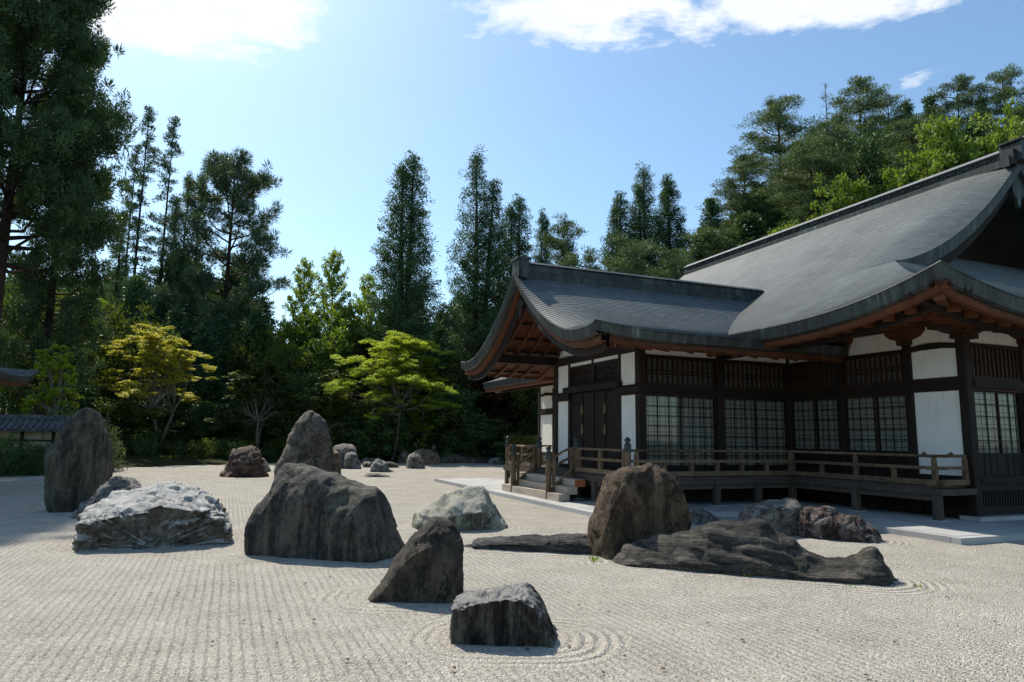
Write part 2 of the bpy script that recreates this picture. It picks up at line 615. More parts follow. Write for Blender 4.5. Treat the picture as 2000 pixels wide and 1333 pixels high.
# rocks of the garden: name, base point, heading of its front, half depth, outline (along front, height)
ROCKS = [
('upright_dark',(-10.67,17.14),39.5,0.45,[(-0.64,-0.01),(-0.73,0.25),(-0.76,0.56),(-0.78,0.9),(-0.79,1.23),(-0.76,1.45),(-0.65,1.61),(-0.56,1.86),(-0.47,2.08),(-0.35,2.24),(-0.23,2.34),(-0.12,2.46),(-0.01,2.48),(0.13,2.44),(0.27,2.38),(0.37,2.23),(0.49,2.0),(0.59,1.78),(0.67,1.51),(0.72,1.25),(0.74,1.09),(0.79,0.99),(0.79,0.76),(0.76,0.5),(0.73,0.12)]),
('grey_behind',(-9.00,16.05),20.2,0.45,[(-0.88,-0.02),(-0.79,0.12),(-0.73,0.29),(-0.59,0.43),(-0.44,0.55),(-0.35,0.69),(-0.18,0.84),(-0.11,0.9),(0.05,0.89),(0.22,0.83),(0.39,0.74),(0.5,0.68),(0.65,0.44),(0.7,0.2)]),
('white',(-6.36,12.70),26.3,1.05,[(-1.2,-0.05),(-1.21,0.18),(-1.21,0.4),(-1.18,0.55),(-1.09,0.66),(-0.96,0.74),(-0.77,0.83),(-0.57,0.87),(-0.38,0.9),(-0.18,0.95),(-0.08,1.01),(0.05,1.03),(0.22,1.02),(0.4,0.96),(0.57,0.92),(0.73,0.85),(0.9,0.72),(1.02,0.6),(1.12,0.47),(1.17,0.35),(1.18,0.18),(1.17,0.02)]),
('brown_far',(-12.11,31.68),22.7,0.9,[(-0.97,0.0),(-0.77,0.46),(-0.61,0.86),(-0.5,1.16),(-0.2,1.33),(0.18,1.4),(0.41,1.33),(0.55,1.13),(0.67,0.73),(0.89,0.32),(1.02,0.02)]),
('behind_brown',(-12.67,35.95),14.7,0.5,[(-0.37,0.05),(-0.33,0.69),(-0.11,0.69),(0.08,0.43),(0.25,0.13),(0.28,-0.03)]),
('tall_pointed',(-9.35,30.68),33.9,0.8,[(-1.19,-0.02),(-1.16,0.61),(-0.9,0.99),(-0.71,1.5),(-0.66,1.89),(-0.52,2.22),(-0.28,2.55),(-0.06,2.82),(0.23,2.99),(0.46,3.02),(0.78,2.81),(1.0,2.52),(1.22,2.18),(1.39,1.72),(1.48,1.25),(1.58,0.72),(1.68,0.02)]),
('big_dark',(-2.73,11.36),-14.2,0.6,[(-1.61,-0.03),(-1.67,0.26),(-1.67,0.51),(-1.62,0.7),(-1.5,0.9),(-1.37,1.05),(-1.29,1.2),(-1.25,1.38),(-1.14,1.43),(-0.95,1.43),(-0.72,1.39),(-0.45,1.36),(-0.28,1.33),(-0.09,1.21),(0.16,1.15),(0.37,1.12),(0.53,1.09),(0.64,0.99),(0.72,0.79),(0.78,0.58),(0.84,0.38),(0.92,0.2),(0.98,0.07),(0.91,-0.05)]),
('slim_slab',(-8.15,32.47),13.0,0.25,[(-0.26,-0.0),(-0.28,1.09),(-0.22,1.22),(0.09,1.2),(0.15,0.82),(0.25,-0.0)]),
('box_far',(-9.85,41.06),16.3,0.7,[(-0.7,-0.02),(-0.71,1.14),(-0.47,1.32),(-0.04,1.41),(0.48,1.37),(0.66,1.15),(0.72,0.72),(0.77,-0.02)]),
('speckled_far',(-9.22,40.38),16.0,0.6,[(-0.47,0.01),(-0.5,0.57),(-0.39,0.87),(-0.14,0.98),(0.16,0.91),(0.34,0.66),(0.49,0.23),(0.54,-0.01)]),
('flat_far',(-9.93,49.25),19.5,0.5,[(-0.7,0.03),(-0.66,0.24),(-0.41,0.36),(0.11,0.38),(0.64,0.37),(0.8,0.24),(0.84,0.0)]),
('low_far',(-8.73,42.28),16.8,0.4,[(-0.27,-0.0),(-0.24,0.29),(-0.05,0.36),(0.22,0.34),(0.34,0.0)]),
('jagged_far',(-6.82,37.07),14.6,0.4,[(-0.64,0.01),(-0.63,0.31),(-0.56,0.54),(-0.37,0.66),(-0.17,0.62),(0.15,0.54),(0.31,0.23),(0.48,0.11),(0.7,-0.0)]),
('dark_far',(-7.29,42.31),16.6,0.4,[(-0.39,0.04),(-0.32,0.36),(-0.05,0.4),(0.27,0.27),(0.46,0.13),(0.49,-0.0)]),
('flush_far',(-6.26,32.64),12.9,0.35,[(-0.63,-0.01),(-0.45,0.14),(-0.21,0.17),(0.13,0.15),(0.41,0.08),(0.65,0.0)]),
('dome_far',(-7.93,50.65),19.7,0.6,[(-0.31,0.02),(-0.16,0.6),(-0.01,0.83),(0.26,0.87),(0.49,0.71),(0.54,0.01)]),
('dome_near',(-5.78,41.76),16.2,0.6,[(-0.46,0.02),(-0.45,0.57),(-0.35,0.83),(-0.09,0.94),(0.23,0.79),(0.51,0.48),(0.63,-0.0)]),
('brown_round',(-6.00,47.70),18.3,0.8,[(-0.84,0.04),(-0.81,0.79),(-0.56,0.99),(-0.05,1.07),(0.48,1.0),(0.95,0.8),(1.14,0.5),(1.15,0.02)]),
('pointed_far',(-6.86,60.87),23.3,0.5,[(-0.29,0.05),(-0.16,1.01),(0.04,1.31),(0.24,1.28),(0.46,0.76),(0.59,0.05)]),
('long_far',(-3.17,52.77),26.2,0.7,[(-2.37,0.04),(-2.17,0.5),(-1.82,0.66),(-0.86,0.66),(0.37,0.55),(1.74,0.44),(2.38,0.33),(2.96,-0.0)]),
('ball_far',(-4.79,73.23),27.0,0.7,[(-0.46,0.04),(-0.3,0.57),(0.07,0.8),(0.58,0.78),(0.85,0.42),(1.06,0.04)]),
('paving_end',(-1.14,48.99),18.3,0.5,[(-0.44,0.02),(-0.34,0.36),(-0.06,0.47),(0.38,0.49),(0.65,0.31),(0.75,0.0)]),
('pale_top',(-1.19,14.85),19.1,0.6,[(-0.87,-0.02),(-0.88,0.13),(-0.83,0.29),(-0.67,0.43),(-0.48,0.57),(-0.23,0.72),(0.03,0.8),(0.29,0.83),(0.52,0.86),(0.62,0.87),(0.73,0.74),(0.85,0.6),(0.93,0.42),(1.04,0.23),(1.14,0.02)]),
('leaning',(-1.07,8.52),-2.2,0.42,[(-0.7,-0.05),(-0.63,0.03),(-0.5,0.17),(-0.37,0.35),(-0.26,0.55),(-0.12,0.73),(0.0,0.87),(0.11,0.94),(0.18,0.96),(0.28,0.93),(0.39,0.84),(0.48,0.72),(0.52,0.58),(0.53,0.37),(0.54,0.0)]),
('stump',(0.04,6.86),-6.7,0.3,[(-0.57,0.05),(-0.57,0.17),(-0.56,0.31),(-0.57,0.36),(-0.49,0.39),(-0.36,0.42),(-0.2,0.45),(0.01,0.49),(0.1,0.51),(0.16,0.47),(0.24,0.4),(0.3,0.31),(0.35,0.18),(0.4,0.08),(0.48,-0.04)]),
('slab',(0.59,12.10),-9.6,0.35,[(-1.25,0.03),(-1.18,0.15),(-1.02,0.17),(-0.78,0.19),(-0.51,0.21),(-0.12,0.23),(0.27,0.26),(0.68,0.28),(1.04,0.25),(1.07,0.13)]),
('slab_flake',(-0.62,12.29),4.6,0.2,[(-0.24,-0.02),(-0.18,0.04),(-0.01,0.07),(0.18,0.07),(0.26,0.02)]),
('tall_brown',(2.05,11.65),16.2,0.42,[(-0.67,-0.04),(-0.7,0.32),(-0.65,0.61),(-0.59,0.75),(-0.54,1.04),(-0.44,1.24),(-0.35,1.33),(-0.15,1.42),(0.02,1.42),(0.18,1.43),(0.42,1.48),(0.59,1.46),(0.72,1.42),(0.86,1.32),(0.94,1.17),(0.99,0.96),(1.05,0.72),(1.11,0.45),(1.11,0.04)]),
('rubble',(4.30,16.08),5.8,0.35,[(-0.24,0.04),(-0.17,0.32),(-0.1,0.4),(0.07,0.39),(0.23,0.3),(0.4,0.2),(0.51,0.08),(0.52,-0.02)]),
('serpent',(3.49,10.42),-19.6,0.5,[(-2.0,0.02),(-1.91,0.18),(-1.72,0.33),(-1.52,0.4),(-1.19,0.48),(-0.81,0.55),(-0.7,0.62),(-0.47,0.69),(-0.21,0.73),(0.07,0.76),(0.2,0.76),(0.32,0.7),(0.44,0.62),(0.61,0.5),(0.77,0.39),(0.93,0.30),(1.09,0.25),(1.28,0.27),(1.44,0.34),(1.58,0.44),(1.69,0.46),(1.76,0.41),(1.84,0.29),(1.92,0.08),(1.98,-0.05)]),
('grey_block',(5.25,14.61),2.8,0.45,[(-0.41,0.06),(-0.38,0.28),(-0.36,0.48),(-0.24,0.59),(-0.01,0.64),(0.22,0.69),(0.53,0.7),(0.68,0.67),(0.75,0.52),(0.78,0.23),(0.8,-0.03)]),
('red',(6.58,13.86),-33.4,0.4,[(-0.81,0.06),(-0.79,0.48),(-0.74,0.59),(-0.64,0.62),(-0.44,0.58),(-0.27,0.61),(-0.04,0.55),(0.21,0.5),(0.34,0.44),(0.42,0.33),(0.57,0.24),(0.66,0.11),(0.71,-0.03)]),
]


def rock_sdf(x, y, r_):
    (cx, cy), ang, D, out = r_[1], R(r_[2]), r_[3], r_[4]
    lo = min(p[0] for p in out if p[1] < .25)
    hi = max(p[0] for p in out if p[1] < .25)
    mid, hx = (lo + hi) / 2, (hi - lo) / 2
    dx, dy = x - cx, y - cy
    lx = dx * math.cos(ang) + dy * math.sin(ang) - mid
    ly = -dx * math.sin(ang) + dy * math.cos(ang)
    rr = 0.7 * min(hx, D)
    qx = np.abs(lx) - (hx - rr)
    qy = np.abs(ly) - (D - rr)
    return np.hypot(np.maximum(qx, 0), np.maximum(qy, 0)) + np.minimum(np.maximum(qx, qy), 0) - rr


def make_gravel():
    xs = np.concatenate([np.arange(-24, -9, 1.0), np.arange(-9, 11, .12), np.arange(11, 41, 1.0)])
    ys = np.concatenate([np.arange(-12, 2.5, 1.0), np.arange(2.5, 17, .12), np.arange(17, 53, 0.8)])
    X, Y = np.meshgrid(xs, ys)
    # the garden edge: pull outside vertices onto the boundary band
    Zs = np.array([[mnoise.fractal(Vector((x * .8, y * .8, 4)), 1.0, 2.0, 3) for x in xs] for y in ys]) * 0.018
    dist = np.full(X.shape, 1e9)
    for r_ in ROCKS:
        if r_[1][1] < 26:
            dist = np.minimum(dist, rock_sdf(X, Y, r_))
    wid = 0.62 + 0.35 * np.array([[mnoise.noise(Vector((x * .35, y * .35, 9))) for x in xs] for y in ys])
    mask = sstep((wid - dist) / 0.14) * (dist > -0.3)
    Zs = Zs + 0.02 * np.exp(-np.maximum(dist, 0) / 0.15) * (dist < 2)
    n = len(xs)
    v = np.stack([X, Y, Zs], -1).reshape(-1, 3)
    i, j = np.meshgrid(np.arange(len(ys) - 1), np.arange(n - 1), indexing='ij')
    a = (i * n + j).ravel()
    q = np.stack([a, a + 1, a + n + 1, a + n], -1)
    cen = v[q].mean(1)
    keep = garden_sd(cen[:, 0], cen[:, 1]) < 0.4
    me = fast_mesh('gravel', v, q[keep], M_GRAVEL)
    for nm, arr in (('ring', dist), ('ringmask', mask)):
        at = me.attributes.new(nm, 'FLOAT', 'POINT')
        at.data.foreach_set('value', np.clip(arr, -5, 50).astype(np.float32).ravel())
    me.polygons.foreach_set('use_smooth', [True] * len(me.polygons))
    tag(link('gravel', me), 'pale raked gravel of the rock garden', 'gravel', kind='structure')


make_gravel()

# ------------------------------------------------------------------ the hall: local x runs along the long porch wall, local y away along the front
hall = empty('temple_hall', (HALL[0], HALL[1], 0), R(22.3))
tag(hall, 'long dark timber temple hall with white plaster panels and sweeping grey roof', 'temple hall')

FL, LB, LT = 1.07, 3.25, 3.45     # floor, lintel underside, lintel top
TB, TT = 4.21, 4.36               # head beam
U1 = 5.58                         # plane of the main front
VD = -5.72                        # plane of the near end wall
VE = 19.0                         # far end


def part(name, mb, mat, parent=None, smooth=False):
    return mb.build(name, mat, parent or hall, smooth)


def bevel_box(lo, hi, b):
    """box with chamfered vertical edges"""
    x0, y0, z0 = lo
    x1, y1, z1 = hi
    poly = [(x0 + b, y0), (x1 - b, y0), (x1, y0 + b), (x1, y1 - b), (x1 - b, y1), (x0 + b, y1), (x0, y1 - b), (x0, y0 + b)]
    return MB().prism(poly, 2, z0, z1)


# posts -----------------------------------------------------------
post_me = bevel_box((-.12, -.12, .12), (.12, .12, 4.62), .018).mesh('post', M_DARK)
for (u, v) in [(0, 0), (2.79, 0), (U1, 0), (U1, -2.05), (U1, -4.26), (U1, VD), (0, 5.4), (U1, 5.4), (7.75, VD), (9.9, VD), (12.1, VD), (14.3, VD),
               (U1, VE), (U1, 17.1), (U1, 14.6), (U1, 12.1), (U1, 9.6), (U1, 7.5)]:
    link('post', post_me, hall, (u, v, 0))
slim_me = bevel_box((-.07, -.08, .9), (.07, .08, 4.6), .012).mesh('door_post', M_DARK)
for v in (1.05, 4.4):
    link('door_post', slim_me, hall, (0, v, 0))
link('door_post', slim_me, hall, (0, 2.73, 0), scale=(1, .8, 1)).scale[2] = 1
stone_me = MB().lathe([(0.0, .2), (.2, .2), (.23, .16), (.24, .1), (.24, .05)], 12).mesh('footing_stone', M_GRANITE)


def wall_run(axis, fixed, a, b, face):
    """lintel, head beam, sill along one wall; face is the outward sign"""
    def bx(lo, hi, z0, z1, out):
        m = MB()
        f0, f1 = sorted((fixed + face * out, fixed - face * .05))
        if axis == 'u':
            m.box((lo, f0, z0), (hi, f1, z1))
        else:
            m.box((f0, lo, z0), (f1, hi, z1))
        return m
    part('lintel_beam', bx(a, b, LB, LT, .165), M_BEAM)
    part('lintel_strip', bx(a, b, 3.19, LB - .003, .085), M_KAMOI)
    part('head_beam', bx(a, b, TB + .06, TT, .09), M_BEAM)
    part('transom_sill', bx(a, b, LT + .003, LT + .09, .07), M_KAMOI)
    part('floor_sill', bx(a, b, FL - .12, FL + .05, .14), M_BEAM)


wall_run('u', 0, -.12, U1 - .12, -1)
wall_run('v', U1, VD, 0, -1)
wall_run('u', VD, U1 + .1, 16, -1)
wall_run('v', U1, 5.5, VE, -1)

# shoji -----------------------------------------------------------


def shoji(name_width, cols, rows, z0, z1, dado):
    """one sliding panel, local x = width, y = outward negative; returns list of (name, mesh)"""
    w = name_width
    fr = .035
    f = MB()
    f.box((0, -.02, z0 - .03), (fr, .02, z1))
    f.box((w - fr, -.02, z0 - .03), (w, .02, z1))
    f.box((fr, -.02, z1 - .03), (w - fr, .02, z1))
    f.box((fr, -.02, z0 - .05), (w - fr, .02, z0))
    la = MB()
    for i in range(1, cols):
        x = fr + (w - 2 * fr) * i / cols
        la.box((x - .011, -.014, z0), (x + .011, .006, z1 - .03))
    for j in range(1, rows):
        z = z0 + (z1 - .03 - z0) * j / rows
        la.box((fr, -.012, z - .011), (w - fr, .008, z + .011))
    inner = MB()
    for i in range(cols * 2):
        x = fr + (w - 2 * fr) * (i + .5) / (cols * 2) + .03
        inner.box((x - .006, .075, z0), (x + .006, .088, z1))
    for j in range(rows * 2):
        z = z0 + (z1 - z0) * (j + .5) / (rows * 2) + .02
        inner.box((fr, .077, z - .006), (w - fr, .089, z + .006))
    pn = MB().quadgrid([[(fr, .012, z0), (w - fr, .012, z0)], [(fr, .012, z1 - .03), (w - fr, .012, z1 - .03)]])
    pa = MB().box((0, .095, z0 - .02), (w, .105, z1 + .03))
    out = [('panel_frame', f.mesh('panel_frame', M_DARK)), ('lattice', la.mesh('lattice', M_DARK)), ('inner_lattice', inner.mesh('inner_lattice', M_KAMOI)),
           ('pane', pn.mesh('pane', M_GLASS)), ('paper', pa.mesh('paper', M_PAPER))]
    if dado > 0:
        d = MB().box((0, -.015, FL + .05), (w, .03, z0 - .06))
        for i in range(1, 4):
            d.box((w * i / 4 - .01, -.028, FL + .05), (w * i / 4 + .01, -.016, z0 - .06))
        out.append(('dado_board', d.mesh('dado_board', M_DOOR)))
    return out


SHOJI = {}


def put_shoji(at, rotz, w, cols, rows, z0, dado=0):
    key = (round(w, 2), cols, rows, z0, dado)
    if key not in SHOJI:
        SHOJI[key] = shoji(w, cols, rows, z0, 3.185, dado)
    e = bpy.data.objects.new('shoji_panel', None)
    C.objects.link(e)
    e.parent = hall
    e.location = at
    e.rotation_euler = (0, 0, rotz)
    for nm, me in SHOJI[key]:
        link(nm, me, e)


slat_me = MB().box((-.022, -.03, LT + .09), (.022, .03, TB + .06)).mesh('slat', M_KAMOI)
M_DULL = wood('dull_backing', (0.10, 0.105, 0.10), (0.19, 0.19, 0.18))


def transom(at, rotz, w, n):
    e = bpy.data.objects.new('transom', None)
    C.objects.link(e)
    e.parent = hall
    e.location = at
    e.rotation_euler = (0, 0, rotz)
    for i in range(n):
        link('slat', slat_me, e, (w * (i + .5) / n, 0, 0))
    rl = MB().box((0, .0, 3.80), (w, .045, 3.835)).box((0, .0, 3.90), (w, .045, 3.935))
    rl.build('cross_rail', M_DARK, e)
    MB().box((0, .10, LT), (w, .12, TB + .06)).build('paper', M_DULL, e)


def bay_u(v, u0, u1, cols, rows, z0, dado, n=14):
    w = (u1 - u0 - .24) / 2
    put_shoji((u0 + .12, v - .02, 0), 0, w, cols, rows, z0, dado)
    put_shoji((u0 + .12 + w, v + .03, 0), 0, w, cols, rows, z0, dado)
    transom((u0 + .12, v - .02, 0), 0, u1 - u0 - .24, n)


def bay_v(u, v0, v1, cols, rows, z0, dado, n=12):
    """wall facing -u; local x of a panel runs towards -v"""
    w = (v1 - v0 - .24) / 2
    put_shoji((u - .02, v1 - .12, 0), -math.pi / 2, w, cols, rows, z0, dado)
    put_shoji((u + .03, v1 - .12 - w, 0), -math.pi / 2, w, cols, rows, z0, dado)
    transom((u - .02, v1 - .12, 0), -math.pi / 2, v1 - v0 - .24, n)


bay_u(0, 0, 2.79, 3, 7, 1.16, 0)
bay_u(0, 2.79, U1, 3, 7, 1.16, 0)
bay_v(U1, -2.05, 0, 2, 5, 1.68, 1)
bay_v(U1, -4.26, -2.05, 2, 5, 1.68, 1)
for i in range(4):
    u0 = (U1 + .05, 7.75, 9.9, 12.1, 14.3)[i]
    bay_u(VD, u0, (7.75, 9.9, 12.1, 14.3)[i], 2, 5, 1.68, 1, 12)
bay_v(U1, 14.6, 17.1, 2, 5, 1.68, 1)

# plaster panels --------------------------------------------------


def plaster(lo, hi, name='plaster_panel'):
    return part(name, MB().box(lo, hi), M_PLASTER)


x_ = U1
plaster((x_ - .05, VD + .12, FL + .05), (x_ + .05, -4.38, 3.19))
plaster((x_ - .05, VD + .12, LT + .09), (x_ + .05, -4.38, TB + .06))
plaster((x_ - .05, VD + .12, TT), (x_ + .05, -4.38, 5.6))
plaster((x_ - .05, -4.14, TT), (x_ + .05, -2.17, 5.4))
plaster((x_ - .05, -1.93, TT), (x_ + .05, -.12, 5.3))
for a, b in ((17.22, VE - .12),):
    plaster((x_ - .05, a, FL + .05), (x_ + .05, b, 3.19))
    plaster((x_ - .05, a, LT + .09), (x_ + .05, b, TB + .06))
    plaster((x_ - .05, a, TT), (x_ + .05, b, 5.3))
for a, b in ((14.72, 16.98), (12.22, 14.48), (9.72, 11.98), (7.62, 9.48), (5.52, 7.38)):
    plaster((x_ - .05, a, TT), (x_ + .05, b, 5.3))
    if a < 14:
        plaster((x_ - .05, a, FL + .05), (x_ + .05, b, 3.19))
        plaster((x_ - .05, a, LT + .09), (x_ + .05, b, TB + .06))
for i in range(4):
    u0 = (U1 + .12, 7.87, 10.02, 12.22)[i]
    plaster((u0, VD - .04, TT), ((7.63, 9.78, 11.98, 14.18)[i], VD + .05, 5.5))
plaster((.12, -.04, TT), (2.67, .05, 5.2))
plaster((2.91, -.04, TT), (U1 - .12, .05, 5.2))
# arched tie over the corner panel
arc = []
for i in range(13):
    t = i / 12
    arc.append((VD + .12 + t * 1.34, TB + .02 + .05 * math.sin(t * math.pi)))
top = [(y, z + .13 + .02 * math.sin(i / 12 * math.pi)) for i, (y, z) in enumerate(arc)]
part('arched_tie', MB().prism(arc + top[::-1], 0, x_ - .10, x_ - .051), M_BEAM)
arc2 = [(y + 22.88 + .1, z) for y, z in arc]
top2 = [(y + 22.88 + .1, z) for y, z in top]
part('arched_tie', MB().prism(arc2 + top2[::-1], 0, x_ - .10, x_ - .051), M_BEAM)

# porch end wall with the double door ------------------------------
for a, b in ((.12, .98), (4.47, 5.28)):
    plaster((-.05, a, FL - .06), (.05, b, 3.19))
    plaster((-.05, a, LT + .05), (.05, b, 4.45))
for a, b in ((1.13, 2.67), (2.79, 4.33)):
    plaster((-.045, a, 4.36), (.05, b, 4.47))
    tr = empty('door_transom')
    tr.parent = hall
    MB().box((.0, a, 3.66), (.03, b, 4.3)).build('panel', M_DOOR, tr)
    fr = MB().box((-.06, a, 4.27), (.0, b, 4.355)).box((-.06, a, 3.64), (.0, b, 3.7)).box((-.06, a, 3.7), (.0, a + .06, 4.27)).box((-.06, b - .06, 3.7), (.0, b, 4.27))
    fr.build('frame', M_DARK, tr)
    cv = MB()
    for j in range(9):
        y = a + .15 + j * (b - a - .3) / 8
        cv.box((-.02, y - .02, 3.76), (-.002, y + .02, 3.84)).box((-.02, y - .02, 3.9), (-.002, y + .02, 3.97))
        cv.tube([(-.02, y - .06, 4.08 + .05 * math.sin(j * 2.1)), (-.02, y + .06, 4.1 + .05 * math.cos(j * 1.7))], .02, 6)
    cv.build('carving', M_DARK, tr)['kind'] = 'stuff'
part('door_lintel', MB().box((-.24, .9, 3.44), (-.06, 4.56, 3.64)), M_BEAM)
part('lintel_beam', MB().box((-.17, -.16, 3.25), (-.055, 1.2, 3.44)), M_BEAM)
part('lintel_beam', MB().box((-.17, 4.26, 3.25), (-.055, 5.56, 3.44)), M_BEAM)
part('lintel_strip', MB().box((-.085, .0, 3.19), (.05, .98, 3.247)), M_KAMOI)
part('lintel_strip', MB().box((-.085, 4.47, 3.19), (.05, 5.4, 3.247)), M_KAMOI)
part('tie_beam', MB().box((-.14, -.25, 4.47), (.08, 5.65, 4.72)), M_BEAM)
part('floor_sill', MB().box((-.15, -.15, .92), (.05, 5.55, 1.03)), M_BEAM)
for a, b in ((1.13, 1.98), (1.985, 2.725), (2.735, 3.475), (3.48, 4.33)):
    dr = empty('door')
    dr.parent = hall
    lf = MB().box((-.02, a, 1.03), (.03, b, 3.43))
    lf.build('leaf', M_DOOR, dr)
    bt = MB()
    for y in (a + .01, b - .05):
        bt.box((-.05, y, 1.03), (-.021, y + .04, 3.43))
    for z in (1.06, 1.9, 2.35, 3.36):
        bt.box((-.045, a + .05, z), (-.021, b - .05, z + .05))
    bt.build('rail', M_DARK, dr)
for y in (1.98, 3.48):
    for z in (2.2, 2.85):
        lam = [(y + .07 * math.cos(t) * (1 - .35 * math.sin(t)), z + .17 * math.sin(t)) for t in [2 * math.pi * i / 16 for i in range(16)]]
        part('door_fitting', MB().prism(lam, 0, -.062, -.046), M_RAIL)
# gable wall above
prof = [(-.0, 4.72), (5.4, 4.72), (4.9, 5.0), (3.9, 5.75), (2.7, 6.55), (1.5, 5.75), (.5, 5.0)]
part('gable_plaster', MB().prism(prof, 0, -.04, .05), M_PLASTER)
part('king_post', MB().box((-.12, 2.58, 4.72), (-.045, 2.82, 6.5)), M_BEAM)
# rear side of the porch and simple closing walls
part('plaster_panel', MB().box((.12, 5.35, .9), (U1 - .12, 5.45, 5.1)), M_PLASTER)
part('inner_wall', MB().box((.3, .3, .9), (.35, 5.1, 4.4)), M_DARK)
part('inner_wall', MB().box((U1 + .45, VD + .4, .9), (U1 + .5, VE - .3, 4.6)), M_DARK)
part('inner_wall', MB().box((U1 + .5, VD + .4, .9), (16, VD + .45, 4.6)), M_DARK)
part('inner_wall', MB().box((.35, .3, .9), (U1, .35, 4.4)), M_DARK)
part('rear_wall', MB().box((20.3, VD, .1), (20.4, VE, 5.3)), M_PLASTER)
part('end_wall', MB().box((U1 + .12, VE - .05, .1), (20.3, VE + .05, 5.3)), M_PLASTER)
part('end_wall', MB().box((16, VD - .05, .1), (20.3, VD + .05, 5.3)), M_PLASTER)

# under the floor of the end wall: foundation slats on a stone sill
part('foundation_sill', MB().box((U1 - .3, VD - .3, .09), (18, VD + .2, .2)), M_GRANITE)
part('foundation_rail', MB().box((U1 + .12, VD - .06, .2), (16, VD + .06, .42)), M_BEAM)
part('foundation_rail', MB().box((U1 + .12, VD - .1, .78), (16, VD + .06, .95)), M_BEAM)
fs_me = MB().box((-.025, -.03, .42), (.025, .03, .78)).mesh('slat', M_DARK)
e = empty('foundation_grille')
e.parent = hall
for i in range(60):
    link('slat', fs_me, e, (U1 + .2 + i * .1, VD, 0))
e2 = empty('foundation_grille')
e2.parent = hall
for i in range(54):
    link('slat', fs_me, e2, (U1, VD + .3 + i * .1, 0))
    if i < 52:
        link('slat', fs_me, e2, (.25 + i * .1, 0, 0))
for i in range(50):
    link('slat', fs_me, e2, (0, .2 + i * .1, 0), math.pi / 2)
part('foundation_board', MB().box((.05, .06, .1), (U1, .09, .95)), M_DOOR)
part('foundation_board', MB().box((U1 + .06, VD + .1, .1), (U1 + .09, 0, .95)), M_DOOR)
part('foundation_board', MB().box((.06, .1, .1), (.09, 5.3, .95)), M_DOOR)

# veranda ---------------------------------------------------------
DK = .9
WV = 1.2
ver = empty('veranda')
ver.parent = hall
pl_me = MB().box((-.098, -.62, DK - .05), (.098, .66, DK)).mesh('plank', M_DECK)
for i in range(int((U1 - WV - .1) / .2)):
    link('plank', pl_me, ver, (.1 + i * .2, -.64, 0))
for i in range(int(5.75 / .2)):
    link('plank', pl_me, ver, (U1 - .66, -.1 - i * .2, 0), math.pi / 2).location.x = U1 - .64
for i in range(int(8.5 / .2)):
    link('plank', pl_me, ver, (-.64, 7.2 - i * .2, 0), math.pi / 2)
eb = MB()
eb.box((-WV - .1, -WV - .1, DK - .2), (U1 - WV - .1, -WV + .06, DK - .052))
eb.box((U1 - WV - .1, -5.85, DK - .2), (U1 - WV + .06, -WV - .1, DK - .052))
eb.box((-WV - .1, -WV + .06, DK - .2), (-WV + .06, 7.4, DK - .052))
eb.box((U1 - WV + .06, -5.85, DK - .2), (U1 - .1, -5.7, DK - .052))
eb.box((-WV + .06, 7.25, DK - .2), (U1, 7.4, DK - .052))
eb.build('edge_beam', M_DECK, ver)
bb = MB()
bb.box((-WV, -WV, .56), (U1 - WV, -WV + .1, .69))
bb.box((U1 - WV, -5.7, .56), (U1 - WV + .1, -WV, .69))
bb.box((-WV, -WV + .1, .56), (-WV + .1, 7.2, .69))
bb.build('bearer', M_DECK, ver)
vp_me = bevel_box((-.09, -.09, .13), (.09, .09, .7), .02).mesh('veranda_post', M_DECK)
fs2 = MB().box((-.16, -.16, .09), (.16, .16, .135)).mesh('footing_stone', M_GRANITE)
for (u, v) in [(-WV, -WV), (.2, -WV), (1.65, -WV), (3.1, -WV), (U1 - WV, -WV), (U1 - WV, -3.4), (U1 - WV, -5.65), (-WV, .55), (-WV, 1.7), (-WV, 4.4), (-WV, 7.2), (1, 7.2), (3.2, 7.2)]:
    link('veranda_post', vp_me, ver, (u, v, 0))
    link('footing_stone', fs2, ver, (u, v, 0))

# railing
newel_me = MB().lathe([(.085, 0), (.085, .72)], 16).mesh('newel_post', M_RAIL, True)
cap_prof = [(.094, .70), (.094, .80), (.088, .81), (.094, .82), (.094, .90), (.06, .925), (.05, .945), (.082, .985), (.088, 1.01), (.07, 1.05), (.03, 1.085), (0.001, 1.1)]
cap_me = MB().lathe(cap_prof, 16).mesh('post_cap', M_PATINA, True)


def newel(u, v, z, s=1.0):
    o = link('newel_post', newel_me, hall, (u, v, z), scale=s)
    link('post_cap', cap_me, o)
    return o


newel(-WV, -WV, .86)
newel(-WV, 1.69, .86)
newel(-WV, 4.4, .86)
newel(-WV, 7.2, .86)
NB = .92 / .72
for v in (1.69, 4.4):
    o = link('newel_post', MB().lathe([(.085, 0), (.085, 1.22)], 16).mesh('newel_post', M_RAIL, True), hall, (-2.13, v, .09))
    link('post_cap', cap_me, o, (0, 0, .5))

strut_me = MB().box((-.05, -.05, .98), (.05, .05, 1.28)).box((-.045, -.045, 1.36), (.045, .045, 1.5)).lathe([(.055, 1.5), (.06, 1.53), (.04, 1.57), (.045, 1.6)], 8).mesh('strut', M_RAIL)
short_me = MB().box((-.045, -.045, 1.03), (.045, .045, 1.28)).mesh('strut', M_RAIL)


